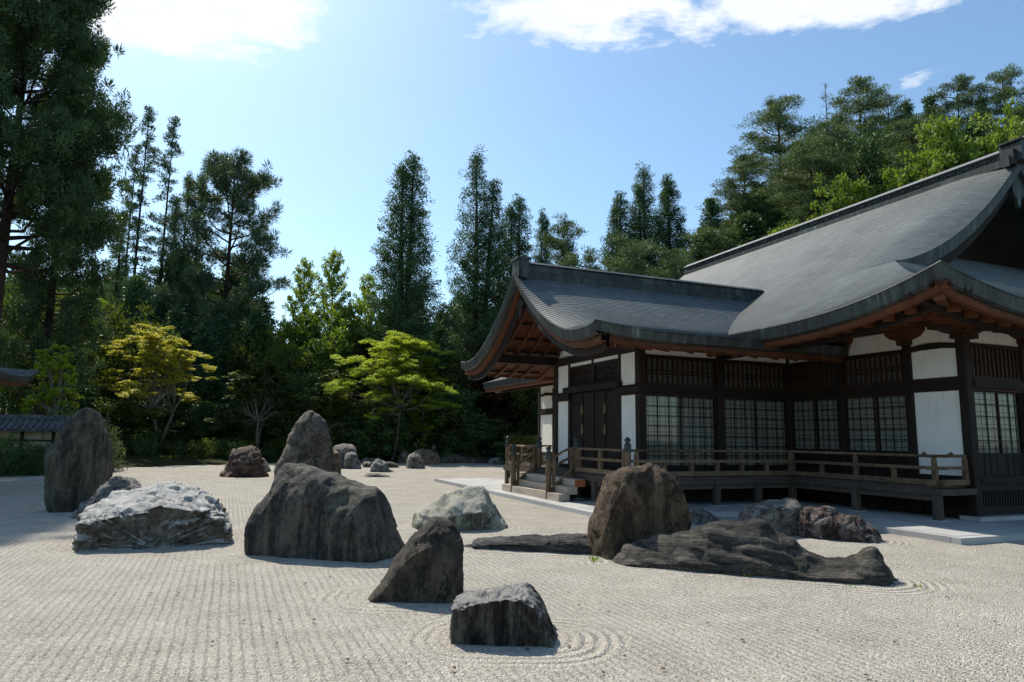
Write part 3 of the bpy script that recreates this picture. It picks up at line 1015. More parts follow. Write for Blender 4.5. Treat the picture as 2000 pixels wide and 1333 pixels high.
def railing(a, b, tall, short, over=(0, 0)):
    e = empty('railing')
    e.parent = hall
    a = Vector((*a, 0))
    b = Vector((*b, 0))
    d = (b - a).normalized()
    A, B = a - d * over[0], b + d * over[1]

    def z(p, h):
        return Vector((p.x, p.y, h))
    ext = MB().tube([z(A, 1.6), z(B, 1.6)], .036, 10)
    ext.build('top_rail', M_RAIL, e, True)
    MB().beam(z(A, 1.32), z(B, 1.32), .085, .075).build('middle_rail', M_RAIL, e)
    MB().beam(z(A, .985), z(B, .985), .12, .125).build('bottom_rail', M_RAIL, e)
    for t in tall:
        p = a + (b - a) * t
        link('strut', strut_me, e, (p.x, p.y, 0))
    for t in short:
        p = a + (b - a) * t
        link('strut', short_me, e, (p.x, p.y, 0))
    return e


railing((-WV + .1, -WV), (U1 - WV, -WV), (.03, .35, .665, .99), (.19, .51, .83))
railing((U1 - WV, -WV), (U1 - WV, -5.68), (.01, .5, .99), (.25, .75), (0, .28))
railing((U1 - WV, -5.68), (U1 - .15, -5.68), (.95,), (), (.28, 0))
railing((-WV, -WV + .1), (-WV, 1.6), (.03, .5, .97), ())
railing((-WV, 4.5), (-WV, 7.1), (.03, .5, .97), ())
railing((-WV + .1, 7.2), (U1, 7.2), (.03, .35, .665, .99), (.19, .51, .83))
# upturned ends of the crossing rails at the near corner
hk = MB()
for d in ((0, -1), (-1, 0)):
    p = Vector((U1 - WV, -5.68, 1.6))
    q = [p + Vector((d[0], d[1], 0)) * s + Vector((0, 0, h)) for s, h in ((.24, 0), (.32, .02), (.4, .07))]
    hk.tube(q, [.036, .038, .042], 10)
part('rail_end', hk, M_RAIL, None, True)

# stair rails and steps
for v in (1.69, 4.4):
    e = empty('stair_railing')
    e.parent = hall
    rows = []
    for z0, z1, rr in ((1.6, 1.22, .036), (1.32, .93, .04)):
        pts = []
        for i in range(9):
            t = i / 8
            u = -WV - .08 - t * .78
            h = z0 - (z0 - z1) * (t ** 1.9)
            pts.append((u, v, h))
        MB().tube(pts, rr, 10).build('hand_rail', M_RAIL, e, True)
    MB().beam((-WV - .05, v, 1.0), (-2.08, v, .36), .09, .12).build('string_rail', M_RAIL, e)
    MB().box((-WV - .2, v - .045, .75), (-WV - .1, v + .045, 1.6)).build('strut', M_RAIL, e)
    MB().box((-2.0, v - .04, .35), (-1.92, v + .04, 1.25)).build('strut', M_RAIL, e)
for i, (u, z0, z1) in enumerate(((-2.2, .1, .33), (-1.95, .31, .53), (-1.69, .52, .73))):
    st = empty('step')
    st.parent = hall
    MB().box((u, .87, z0), (u + .34, 5.23, z1)).build('tread', M_STEP, st)
    MB().box((u + .004, .85, z0 + .002), (u + .336, .869, z1 - .002)).build('end_grain', M_STEPEND if i == 2 else M_STEP, st)
    MB().box((u + .004, 5.231, z0 + .002), (u + .336, 5.25, z1 - .002)).build('end_grain', M_STEP, st)

# ------------------------------------------------------------------ roofs
RU = 13.0            # ridge of the main roof
EU, EV = 2.18, -7.7  # its eave lines
HV = EV + 4.65       # gable plane
FV = VE + 0.4        # far eave


def zmain(s):
    return 4.9 + .418 * s + .0179 * s * s


def lift(s, d):
    """upturn of the eave towards its corner: s from this eave, d along it from the corner"""
    return .66 * max(0, 1 - max(d, s) / 5.0) ** 2.4 * max(0, 1 - min(s, d) / 7)


def main_z(u, v):
    s = u - EU
    return zmain(s) + lift(s, v - EV)


def courses(total, step, lip):
    """distances along the slope with the raised lower lip of each shingle course"""
    out = []
    n = int(total / step)
    for i in range(n):
        out.append((total * i / n, lip))
        out.append((total * (i + 1) / n - .001, 0.0))
    return out


def front_slope():
    m = MB()
    rows = []
    top = RU - EU
    for s, lip in courses(top, .135, .015):
        v0 = EV + s if s < 4.65 else HV - .12
        row_ = []
        for j in range(49):
            t = (j / 48) ** 1.7
            v = v0 + (FV - 4.6 - v0) * t if s >= 4.65 else v0 + (FV - s - v0) * t
            z = zmain(s) + lift(s, v - EV) + lip
            if s >= 4.5:
                c = .62 * math.sin(math.pi * min(1, (s - 4.5) / 6.6)) ** .8
                k_ = max(0, (-0.9 - v) / 2.25)
                z -= c * k_ ** 2.2
            row_.append((EU + s, v, z))
        rows.append(row_)
    m.quadgrid(rows)
    return m


roof = part('main_roof', front_slope(), M_ROOF)


def back_slope():
    m = MB()
    rows = []
    for i in range(13):
        s = (RU - EU) * i / 12
        v0 = EV + s if s < 4.65 else HV - .1
        v1 = FV - s if s < 4.65 else FV - 4.65
        rows.append([(2 * RU - EU - s, v0 + (v1 - v0) * j / 8, zmain(s)) for j in range(9)])
    return m.quadgrid(rows)


back_slope().build('rear_slope', M_ROOF, roof)


def end_skirt(sign):
    m = MB()
    rows = []
    for t, lip in courses(6.4, .135, .015):
        row_ = []
        tt = min(t, 5.6)
        for j in range(45):
            q = (j / 44) ** 1.6
            off = tt + max(0, t - 4.3) * 1.3
            u = EU + off + (2 * RU - 2 * EU - 2 * off) * q
            z = zmain(t) + lift(t, u - EU) + lip
            row_.append((u, (EV + t) if sign > 0 else (FV - t), z))
        rows.append(row_)
    return m.quadgrid(rows)


end_skirt(1).build('end_slope', M_ROOF, roof)
end_skirt(-1).build('end_slope', M_ROOF, roof)


def sweep(path, inward, profile):
    """profile of (inset, drop) carried along an eave line"""
    rows = []
    for p, n in zip(path, inward):
        rows.append([(p[0] + n[0] * i, p[1] + n[1] * i, p[2] + d) for i, d in profile])
    return MB().quadgrid(rows)


# eave line of the main roof from the far end round the near corner and along the end
pathB = []
inB = []
for i in range(60):
    v = FV - (FV - EV) * (1 - (1 - i / 59) ** 1.8)
    pathB.append((EU, v, zmain(0) + lift(0, v - EV) + .022))
    inB.append((1, 0) if i < 59 else (1, 1))
pathD = []
inD = []
for i in range(46):
    u = EU + (2 * RU - 2 * EU) * (i / 45) ** 1.8
    pathD.append((u, EV, zmain(0) + lift(0, u - EU) + .022))
    inD.append((0, 1) if i > 0 else (1, 1))
EDGE = [(-.012, .004), (-.02, -.03), (.0, -.05), (.04, -.32), (.1, -.36), (.3, -.36)]
for pth, inw in ((pathB, inB), (pathD, inD)):
    sweep(pth, inw, EDGE).build('eave_edge', M_PATINA, roof)
    sweep(pth, inw, [(.17, -.33), (.16, -.47), (.2, -.51), (.3, -.52), (.32, -.36)]).build('eave_board', M_ORANGE, roof)
    sweep(pth, inw, [(.75, -.36), (.74, -.55), (.92, -.55), (.94, -.3)]).build('eave_board', M_DARK, roof)


def z_soffit(s, d):
    return 4.50 + .17 * s + lift(s, d) * max(0, 1 - s / 4.5)


for ax in (0, 1):
    rows = []
    for s in (.3, .7, 1.1, 1.6, 2.1, 2.7, 3.5):
        row_ = []
        for i in range(40):
            t = (i / 39) ** 1.8
            d = s + ((26 if ax == 0 else 20) - s) * t
            p = (EU + s, EV + d, z_soffit(s, d)) if ax == 0 else (EU + d, EV + s, z_soffit(s, d))
            row_.append(p)
        rows.append(row_)
    MB().quadgrid(rows).build('soffit', M_SOFFIT, roof)
# rafters under the main eave
for i in range(34):
    d = 1.2 + i * .55
    s1 = min(3.4, d - .1)
    s2 = min(1.9, d - .1)
    for ax, se in ((0, s1), (1, s2)):
        b_ = MB()
        for j in range(3):
            sa, sb = .5 + (se - .5) * j / 3, .5 + (se - .5) * (j + 1) / 3
            if ax == 0:
                b_.beam((EU + sa, EV + d, z_soffit(sa, d) - .08), (EU + sb, EV + d, z_soffit(sb, d) - .08), .12, .15)
            else:
                b_.beam((EU + d, EV + sa, z_soffit(sa, d) - .08), (EU + d, EV + sb, z_soffit(sb, d) - .08), .12, .15)
        b_.build('rafter', M_SOFFIT, roof)
MB().beam((EU + .3, EV + .3, z_soffit(.3, .3) - .1), (U1, VD, z_soffit(3.4, 2.0) - .1), .2, .24).build('hip_rafter', M_ORANGE, roof)
# wall plate and bracket arms
part('wall_plate', MB().box((U1 - .16, VD - .9, 4.86), (U1 + .12, VE, 5.08)), M_ORANGE)
part('wall_plate', MB().box((U1 + .12, VD - .16, 4.84), (18, VD + .12, 5.06)), M_ORANGE)
bk = [(-.55, .28), (-.55, .2), (-.42, .08), (-.28, .03), (-.16, 0), (.16, 0), (.28, .03), (.42, .08), (.55, .2), (.55, .28)]


def bracket(u, v, z, along):
    m = MB()
    m.prism(bk, 0 if along == 'v' else 1, -.11, .11)
    o = part('bracket_arm', m, M_ORANGE)
    o.location = (u, v, z)
    MB().box((-.17, -.17, -.12), (.17, .17, .001)).build('bearing_block', M_KAMOI, o)


for v in (-4.26, -2.05):
    bracket(U1 - .06, v, 4.58, 'v')
for u in (U1 + .1, 7.75, 9.9, 12.1):
    bracket(u, VD - .06, 4.56, 'u')
bracket(U1 - .05, VD + .0, 4.575, 'v')
part('corner_beam', MB().box((U1 - .1, VD - 1.0, 4.6), (U1 + .1, VD - .14, 4.85)), M_KAMOI)
part('corner_beam', MB().box((U1 - 1.1, VD - .1, 4.61), (U1 - .13, VD + .1, 4.84)), M_KAMOI)

# near gable of the main roof: thick rolled verge, bargeboard, dark gable wall
verge = []
for i in range(30):
    s = 4.5 + (RU - EU - 4.5) * i / 29
    c = .62 * math.sin(math.pi * min(1, (s - 4.5) / 6.6)) ** .8
    verge.append((EU + s, HV - .12, zmain(s) - c * 1.0 + .02 + (lift(s, HV - EV))))
sweep(verge, [(0, 1)] * 30, [(-.01, .0), (-.02, -.05), (.03, -.42), (.12, -.46), (.5, -.46)]).build('verge_edge', M_PATINA, roof)
sweep(verge, [(0, 1)] * 30, [(.28, -.40), (.26, -.86), (.34, -.9), (.36, -.4)]).build('bargeboard', M_DARK, roof)
sweep(verge, [(0, 1)] * 30, [(.3, -.44), (2.45, -.44)]).build('soffit', M_SOFFIT, roof)
vm = [(2 * RU - x, y, z) for x, y, z in verge]
sweep(vm, [(0, 1)] * 30, [(-.01, .0), (-.02, -.05), (.03, -.42), (.12, -.46), (.5, -.46)]).build('verge_edge', M_PATINA, roof)
sweep(vm, [(0, 1)] * 30, [(.28, -.40), (.26, -.86), (.34, -.9), (.36, -.4)]).build('bargeboard', M_DARK, roof)
gw = [(x, z - .3) for x, y, z in verge] + [(x, z - .3) for x, y, z in reversed(vm)]
part('gable_wall', MB().prism(gw, 1, HV + 2.4, HV + 2.5), M_DOOR, roof)


def pendant(parent, at, axis, s=1.0, mat=None):
    """carved pendant under a gable peak"""
    half = [(0, .42), (.1, .40), (.16, .3), (.3, .28), (.36, .16), (.28, .08), (.18, .1), (.2, -.02), (.16, -.14), (.08, -.2), (.05, -.34), (0, -.42)]
    poly = [(x * s, z * s) for x, z in half] + [(-x * s, z * s) for x, z in reversed(half[1:-1])]
    m = MB().prism(poly, axis, -.06, .06)
    m.lathe([(0.001, .08), (.05 * s, .07), (.08 * s, .0)], 8) if False else None
    o = m.build('gable_pendant', mat or M_DARK, parent)
    o.location = at
    return o


pendant(roof, (RU, HV + .1, 10.35), 1, 1.5, M_PATINA)

# main ridge with its band of rings
V0R, V1R = HV - .1, FV - 4.6
rz = zmain(RU - EU) - .10
rd = MB()
rd.prism([(RU - .36, rz - .25), (RU + .36, rz - .25), (RU + .36, rz + .0), (RU + .28, rz + .04), (RU + .28, rz + .24), (RU + .33, rz + .27), (RU + .31, rz + .32),
          (RU + .12, rz + .40), (RU - .12, rz + .40), (RU - .31, rz + .32), (RU - .33, rz + .27), (RU - .28, rz + .24), (RU - .28, rz + .04), (RU - .36, rz + .0)], 1, V0R, V1R)
ridge = rd.build('ridge', M_PATINA, roof)
MB().prism([(RU - .37, rz + .275), (RU - .35, rz + .25), (RU + .35, rz + .25), (RU + .37, rz + .275), (RU + .1, rz + .46), (RU - .1, rz + .46)], 1, V0R + .1, V1R).build('ridge_cap', M_CAP, roof)
rings = MB()
tr_p = [(math.cos(a), math.sin(a)) for a in [2 * math.pi * i / 14 for i in range(14)]]
tor = MB().tube([(0, .085 * c, .085 * s_) for c, s_ in tr_p + tr_p[:1]], .026, 6, False).mesh('ridge_ring', M_PATINA)
bar = MB().box((-.03, -.13, -.03), (.03, .13, .03)).mesh('ridge_bar', M_PATINA)
n = int((V1R - V0R - .8) / .62)
for i in range(n):
    v = V0R + .7 + i * .62
    link('ridge_ring', tor, roof, (RU - .30, v, rz + .14))
    link('ridge_bar', bar, roof, (RU - .30, v + .31, rz + .14))
cap = MB()
cap.prism([(RU - .36, rz - .2), (RU + .36, rz - .2), (RU + .36, rz + .4), (RU + .28, rz + .48), (RU + .3, rz + .50), (RU - .3, rz + .50), (RU - .28, rz + .48), (RU - .36, rz + .4)], 1, V0R - .28, V0R + .42)
cap.box((RU - .40, V0R - .3, rz + .50), (RU + .40, V0R + .45, rz + .56))
cap.box((RU - .5, V0R - .1, rz - .3), (RU - .36, V0R + .3, rz + .22))
cap.box((RU - .55, V0R + .02, rz - .36), (RU - .5, V0R + .24, rz + .02))
for k_ in (-1, 1):
    cap.tube([(RU + k_ * .2, V0R - .3, rz + .56), (RU + k_ * .2, V0R - .34, rz + .66), (RU + k_ * .1, V0R - .3, rz + .70)], [.07, .06, .03], 8)
cap.build('ridge_end', M_PATINA, roof)

# porch roof ------------------------------------------------------
WC = 2.7
WE = 5.2          # half span
GU = -2.9         # gable edge


def zw(s):
    return 4.6 + .17 * s + .06 * s * s


def wing_drop(s, u):
    c = .30 * math.sin(math.pi * min(1, s / WE)) ** .7
    return c * max(0, (-1.5 - u) / 1.4) ** 2.0 - .16 * max(0, (-.4 - u) / 2.5) ** 2 * max(0, 1 - s / 1.6)


def wing_slope(sign):
    rows = []
    for s, lip in courses(WE, .115, .014):
        row_ = []
        for j in range(33):
            u = GU + (9.2 - GU) * (j / 32) ** 1.6
            row_.append((u, WC + sign * (s - WE), zw(s) - wing_drop(s, u) + lip))
        rows.append(row_)
    return MB().quadgrid(rows)


wroof = part('porch_roof', wing_slope(1), M_ROOF)
wing_slope(-1).build('rear_slope', M_ROOF, wroof)
for sg, uend in ((1, 5.45), (-1, 5.45)):
    pth = []
    for i in range(36):
        u = GU + (uend - GU) * (i / 35) ** 1.5
        pth.append((u, WC - sg * WE, zw(0) - wing_drop(0, u) + .02))
    inw = [(0, sg)] * 36
    sweep(pth, inw, [(-.012, .004), (-.02, -.03), (.0, -.05), (.04, -.25), (.1, -.28), (.3, -.28)]).build('eave_edge', M_PATINA, wroof)
    pth2 = [p for p in pth if p[0] > -2.55]
    inw = inw[:len(pth2)]
    sweep(pth2, inw, [(.17, -.26), (.16, -.40), (.2, -.43), (.3, -.44), (.32, -.28)]).build('eave_board', M_ORANGE, wroof)
    rows = []
    for s in (.3, .8, 1.4, 2.0, 2.6):
        rows.append([(u, WC - sg * (WE - s), zw(s) - .36) for u in (-.0, 1, 2, 3, 4, 5.45)])
    MB().quadgrid(rows).build('soffit', M_SOFFIT, wroof)
    rows = []
    for i in range(14):
        s = .25 + (WE - .25) * i / 13
        rows.append([(u, WC - sg * (WE - s), zw(s) - wing_drop(s, u) * .6 - .38) for u in (-2.62, -1.9, -1.2, -.5, .0)])
    MB().quadgrid(rows).build('soffit', M_SOFFIT, wroof)
    # rafters and battens under the gable overhang
    for u in (-2.15, -1.62, -1.09, -.56):
        b_ = MB()
        for i in range(8):
            s0, s1 = .3 + (WE - .3) * i / 8, .3 + (WE - .3) * (i + 1) / 8
            b_.beam((u, WC - sg * (WE - s0), zw(s0) - wing_drop(s0, u) * .6 - .46), (u, WC - sg * (WE - s1), zw(s1) - wing_drop(s1, u) * .6 - .46), .075, .11)
        b_.build('rafter', M_ORANGE, wroof)
    for s in (.9, 1.7, 2.45, 3.15, 3.85, 4.5):
        MB().beam((-2.6, WC - sg * (WE - s), zw(s) - .44), (0, WC - sg * (WE - s), zw(s) - .43), .07, .07).build('batten', M_BEAM, wroof)
    for i in range(8):
        u = .25 + i * .72
        MB().beam((u, WC - sg * (WE - .38), zw(.38) - .44), (u, WC - sg * (WE - 2.6), zw(2.6) - .44), .12, .17).build('rafter', M_SOFFIT, wroof)
    part('purlin', MB().box((-2.5, WC - sg * 2.7 - .12, 4.5), (0.1 if sg < 0 else .1, WC - sg * 2.7 + .12, 4.8)), M_BEAM, wroof)
    # verge of the gable
    vg = []
    for i in range(30):
        s = WE * i / 29
        vg.append((GU, WC - sg * (WE - s), zw(s) - wing_drop(s, GU) + .02))
    sweep(vg, [(1, 0)] * 30, [(-.01, .0), (-.02, -.04), (.02, -.30), (.1, -.33), (.4, -.33)]).build('verge_edge', M_PATINA, wroof)
    rows = []
    for i, (x, y, z) in enumerate(vg):
        dd = .34 + .26 * (i / 29) ** 1.2
        rows.append([(x + .34, y, z - .31), (x + .31, y, z - .31 - dd), (x + .39, y, z - .33 - dd), (x + .42, y, z - .31)])
    MB().quadgrid(rows).build('bargeboard', M_DARK, wroof)
    sweep(vg, [(1, 0)] * 30, [(.18, -.32), (.17, -.5), (.36, -.5)]).build('bargeboard', M_SOFFIT, wroof)
part('purlin', MB().box((-2.5, WC - .12, 6.3), (.1, WC + .12, 6.6)), M_BEAM, wroof)
pendant(wroof, (GU + .28, WC, 5.95), 0, .8, M_DARK)
# porch ridge
wz = zw(WE) - .03
rb = MB()
rb.prism([(WC - .3, wz - .22), (WC + .3, wz - .22), (WC + .3, wz + .02), (WC + .2, wz + .06), (WC + .2, wz + .26), (WC + .27, wz + .3), (WC + .1, wz + .4), (WC - .1, wz + .4), (WC - .27, wz + .3), (WC - .2, wz + .26), (WC - .2, wz + .06), (WC - .3, wz + .02)], 0, GU + .25, 7.0)
rb.build('ridge', M_PATINA, wroof)
ce = MB().box((GU + .05, WC - .27, wz - .15), (GU + .4, WC + .27, wz + .42)).box((GU, WC - .31, wz + .42), (GU + .45, WC + .31, wz + .5)).box((GU + .1, WC - .42, wz - .2), (GU + .32, WC + .42, wz + .14))
ce.build('ridge_end', M_PATINA, wroof)

# ------------------------------------------------------------------ paving round the hall
pav = MB()
pav.box((-2.45, -2.55, -.2), (2.2, 12, .085)).box((2.2, -7.6, -.2), (24, 12, .085))
pv = tag(pav.build('paving', M_GRANITE), 'grey granite paving strip round the temple hall', 'paving', kind='structure')
pv.location = (HALL[0], HALL[1], 0)
pv.rotation_euler = (0, 0, R(22.3))


def slabs(u0, u1, v0, v1, long_axis, L, W):
    """rows of cut slabs with open joints"""
    du, dv = (L, W) if long_axis == 'u' else (W, L)
    nu, nv = max(1, round((u1 - u0) / du)), max(1, round((v1 - v0) / dv))
    du, dv = (u1 - u0) / nu, (v1 - v0) / nv
    me = MB().box((-du / 2 + .004, -dv / 2 + .004, 0), (du / 2 - .004, dv / 2 - .004, .03)).mesh('slab', M_GRANITE)
    for i in range(nu):
        for j in range(nv):
            link('slab', me, pv, (u0 + (i + .5) * du, v0 + (j + .5) * dv, .0855 + rnd.uniform(-.002, .002)))


kerb_me = {}


def kerbs(u0, v0, u1, v1, n):
    for i in range(n):
        a = (u0 + (u1 - u0) * i / n, v0 + (v1 - v0) * i / n)
        b = (u0 + (u1 - u0) * (i + 1) / n, v0 + (v1 - v0) * (i + 1) / n)
        lo = (min(a[0], b[0]) - (.1 if u0 == u1 else -.004), min(a[1], b[1]) - (.1 if v0 == v1 else -.004), -.1)
        hi = (max(a[0], b[0]) + (.1 if u0 == u1 else -.004), max(a[1], b[1]) + (.1 if v0 == v1 else -.004), .1165)
        MB().box(lo, hi).build('kerb_stone', M_GRANITE, pv)


kerbs(-2.55, -2.45, -2.55, 12, 9)
kerbs(-2.65, -2.65, 2.1, -2.65, 3)
kerbs(2.1, -2.75, 2.1, -7.6, 3)
kerbs(2.0, -7.7, 20, -7.7, 10)
slabs(-2.45, -.2, -2.4, 12, 'v', .9, .56)
slabs(-.2, 2.2, -2.5, -.3, 'u', .9, .55)
slabs(2.25, 5.2, -7.55, -.3, 'v', .95, .59)
slabs(5.25, 14, -7.55, -6.1, 'u', .95, .48)

# ------------------------------------------------------------------ rocks


def rock_mat(name, dark, mid, light, stretch=(1, 1, 1), rot=(0, 0, 0), scale=2.5, bump=0.6, lichen=0.0, lcol=(0.30, 0.31, 0.22), streak=0.0, scol=(0.2, 0.18, 0.13), fine=14.0, top=None, toplo=0.5):
    dark, mid, light = [tuple(x * w for x, w in zip(c_, (.90, .88, .85))) for c_ in (dark, mid, light)]
    m, k, out = newmat(name)
    tc = k.n('ShaderNodeTexCoord').outputs['Object']
    v = k.mapping(tc, scale=stretch, rot=rot)
    a = k.noise(v, scale, 9, 0.68, 0.7)
    b = k.noise(tc, fine, 8, 0.75)
    c = k.noise(v, scale * 5, 7, 0.7, 0.4)
    f = k.math('ADD', k.math('MULTIPLY', a, 0.62), k.math('ADD', k.math('MULTIPLY', b, 0.22), k.math('MULTIPLY', c, 0.28)))
    col = k.ramp(f, [(0.465, dark), (0.545, mid), (0.635, light)])
    if streak > 0:
        s = k.noise(k.mapping(tc, scale=(3.0, 3.0, 0.22)), 2.2, 6, 0.65, 0.3)
        col = k.mix(k.ramp(s, [(0.46, 0.0), (0.62, streak)]), col, scol)
        s2 = k.noise(k.mapping(tc, scale=(4.0, 4.0, 0.2), loc=(5, 2, 1)), 2.6, 5, 0.65, 0.3)
        col = k.mix(k.ramp(s2, [(0.50, 0.0), (0.64, streak)]), col, tuple(x * 0.45 for x in dark))
    if lichen > 0:
        l1 = k.noise(tc, 5.5, 9, 0.75, 0.6)
        col = k.mix(k.ramp(l1, [(0.60, 0.0), (0.67, lichen)]), col, lcol)
        l2 = k.noise(k.mapping(tc, loc=(3, 8, 2)), 17.0, 6, 0.8, 0.3)
        col = k.mix(k.ramp(l2, [(0.64, 0.0), (0.70, lichen * 0.8)]), col, tuple(min(1, x * 1.3) for x in light))
    if top is not None:  # up-facing stone: its own pale tint plus sunlit brightness painted in
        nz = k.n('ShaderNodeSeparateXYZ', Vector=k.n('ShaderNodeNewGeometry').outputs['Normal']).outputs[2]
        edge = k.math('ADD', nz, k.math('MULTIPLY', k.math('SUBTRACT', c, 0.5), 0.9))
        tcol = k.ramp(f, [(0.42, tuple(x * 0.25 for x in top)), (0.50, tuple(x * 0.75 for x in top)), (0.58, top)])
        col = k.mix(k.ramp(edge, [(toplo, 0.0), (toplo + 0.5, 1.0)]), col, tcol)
    # hairline fractures
    wv = k.n('ShaderNodeVectorMath', operation='ADD')
    k.put(wv.inputs[0], v)
    nz3 = k.n('ShaderNodeTexNoise', Vector=tc, Scale=3.0, Detail=5.0)
    sc3 = k.n('ShaderNodeVectorMath', operation='SCALE')
    k.put(sc3.inputs[0], nz3.outputs['Color'])
    sc3.inputs['Scale'].default_value = 0.7
    k.put(wv.inputs[1], sc3.outputs[0])
    vc = k.n('ShaderNodeTexVoronoi', Vector=wv.outputs[0], Scale=1.9, feature='DISTANCE_TO_EDGE')
    crk = k.math('MULTIPLY', k.ramp(vc.outputs['Distance'], [(0.0, 1.0), (0.03, 0.0)]), k.ramp(k.noise(tc, 1.6, 3), [(0.45, 0.0), (0.6, 0.85)]))
    col = k.mix(crk, col, tuple(x * 0.35 for x in dark))
    h = k.math('ADD', k.math('MULTIPLY', c, 0.7), k.math('MULTIPLY', b, 0.55))
    h = k.math('SUBTRACT', h, k.math('MULTIPLY', crk, 0.35))
    bp = k.bump(h, bump, 0.11)
    bp = k.bump(k.noise(tc, fine * 4, 6, 0.75), bump * 0.8, 0.018, bp)
    principled(k, out, **{'Base Color': col, 'Roughness': 0.78, 'Specular IOR Level': 0.3, 'Normal': bp})
    return m


RM = {
    'dark': rock_mat('dark_streaked_stone', (0.018, 0.017, 0.016), (0.050, 0.047, 0.042), (0.125, 0.115, 0.098), (1, 1, .6), streak=.7, scol=(0.15, 0.132, 0.095), lichen=.35),
    'upright': rock_mat('mottled_upright_stone', (0.015, 0.013, 0.010), (0.046, 0.041, 0.031), (0.14, 0.125, 0.09), (1, 1, .35), scale=3, streak=.55, scol=(0.145, 0.125, 0.075), lichen=.4),
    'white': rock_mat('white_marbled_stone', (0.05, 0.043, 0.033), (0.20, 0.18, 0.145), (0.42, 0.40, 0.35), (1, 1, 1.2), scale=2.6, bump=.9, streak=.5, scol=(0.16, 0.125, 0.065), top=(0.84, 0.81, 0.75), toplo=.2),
    'greywhite': rock_mat('grey_veined_stone', (0.05, 0.05, 0.048), (0.19, 0.185, 0.175), (0.45, 0.44, 0.42), (1, 1, 1.6), scale=3, bump=.9),
    'brown': rock_mat('red_brown_stone', (0.034, 0.020, 0.015), (0.095, 0.056, 0.040), (0.21, 0.14, 0.105), (1, 1, 1.8), (0.3, 0.5, 0), scale=2.2, bump=.8),
    'lichen': rock_mat('lichened_grey_stone', (0.030, 0.026, 0.022), (0.085, 0.074, 0.060), (0.20, 0.175, 0.13), (1, 1, 1), scale=2.2, lichen=.75, lcol=(0.24, 0.22, 0.10)),
    'grey': rock_mat('grey_stone', (0.045, 0.042, 0.038), (0.13, 0.12, 0.11), (0.30, 0.285, 0.26), (1, 1, 1), scale=4, lichen=.5),
    'greybrown': rock_mat('grey_brown_stone', (0.05, 0.036, 0.026), (0.155, 0.115, 0.082), (0.30, 0.24, 0.18), (1, 1, 1), scale=3, lichen=.4),
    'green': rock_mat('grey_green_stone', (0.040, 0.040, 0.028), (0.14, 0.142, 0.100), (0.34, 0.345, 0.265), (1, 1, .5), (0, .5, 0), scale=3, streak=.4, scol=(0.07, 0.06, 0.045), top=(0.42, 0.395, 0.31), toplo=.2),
    'lean': rock_mat('dark_weathered_stone', (0.018, 0.016, 0.013), (0.066, 0.056, 0.042), (0.20, 0.165, 0.115), (1, 1, .5), (0, -.75, 0), scale=2.4, bump=.8, streak=.2, scol=(0.2, 0.165, 0.11)),
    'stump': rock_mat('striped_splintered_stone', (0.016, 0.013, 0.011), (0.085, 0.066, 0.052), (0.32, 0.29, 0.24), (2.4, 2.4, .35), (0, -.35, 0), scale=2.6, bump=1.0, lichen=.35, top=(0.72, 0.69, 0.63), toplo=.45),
    'slate': rock_mat('layered_blue_grey_stone', (0.030, 0.031, 0.032), (0.105, 0.106, 0.106), (0.25, 0.25, 0.245), (.35, 1, 4.5), scale=2.6, bump=1.0),
    'rust': rock_mat('rusty_brown_stone', (0.024, 0.016, 0.010), (0.112, 0.070, 0.040), (0.29, 0.205, 0.125), (1, 1, .55), (0, .3, 0), scale=3.0, bump=.9, lichen=.35, streak=.3, scol=(0.05, 0.03, 0.018)),
    'flow': rock_mat('wavy_grained_stone', (0.026, 0.024, 0.021), (0.085, 0.078, 0.066), (0.235, 0.215, 0.18), (.45, 1, 3.0), (0, .12, 0), scale=2.4, bump=.9, lichen=.5, lcol=(0.28, 0.30, 0.17)),
    'red': rock_mat('purple_red_conglomerate', (0.028, 0.018, 0.016), (0.110, 0.066, 0.058), (0.40, 0.36, 0.33), (1, 1, .8), scale=4.2, bump=1.0),
}


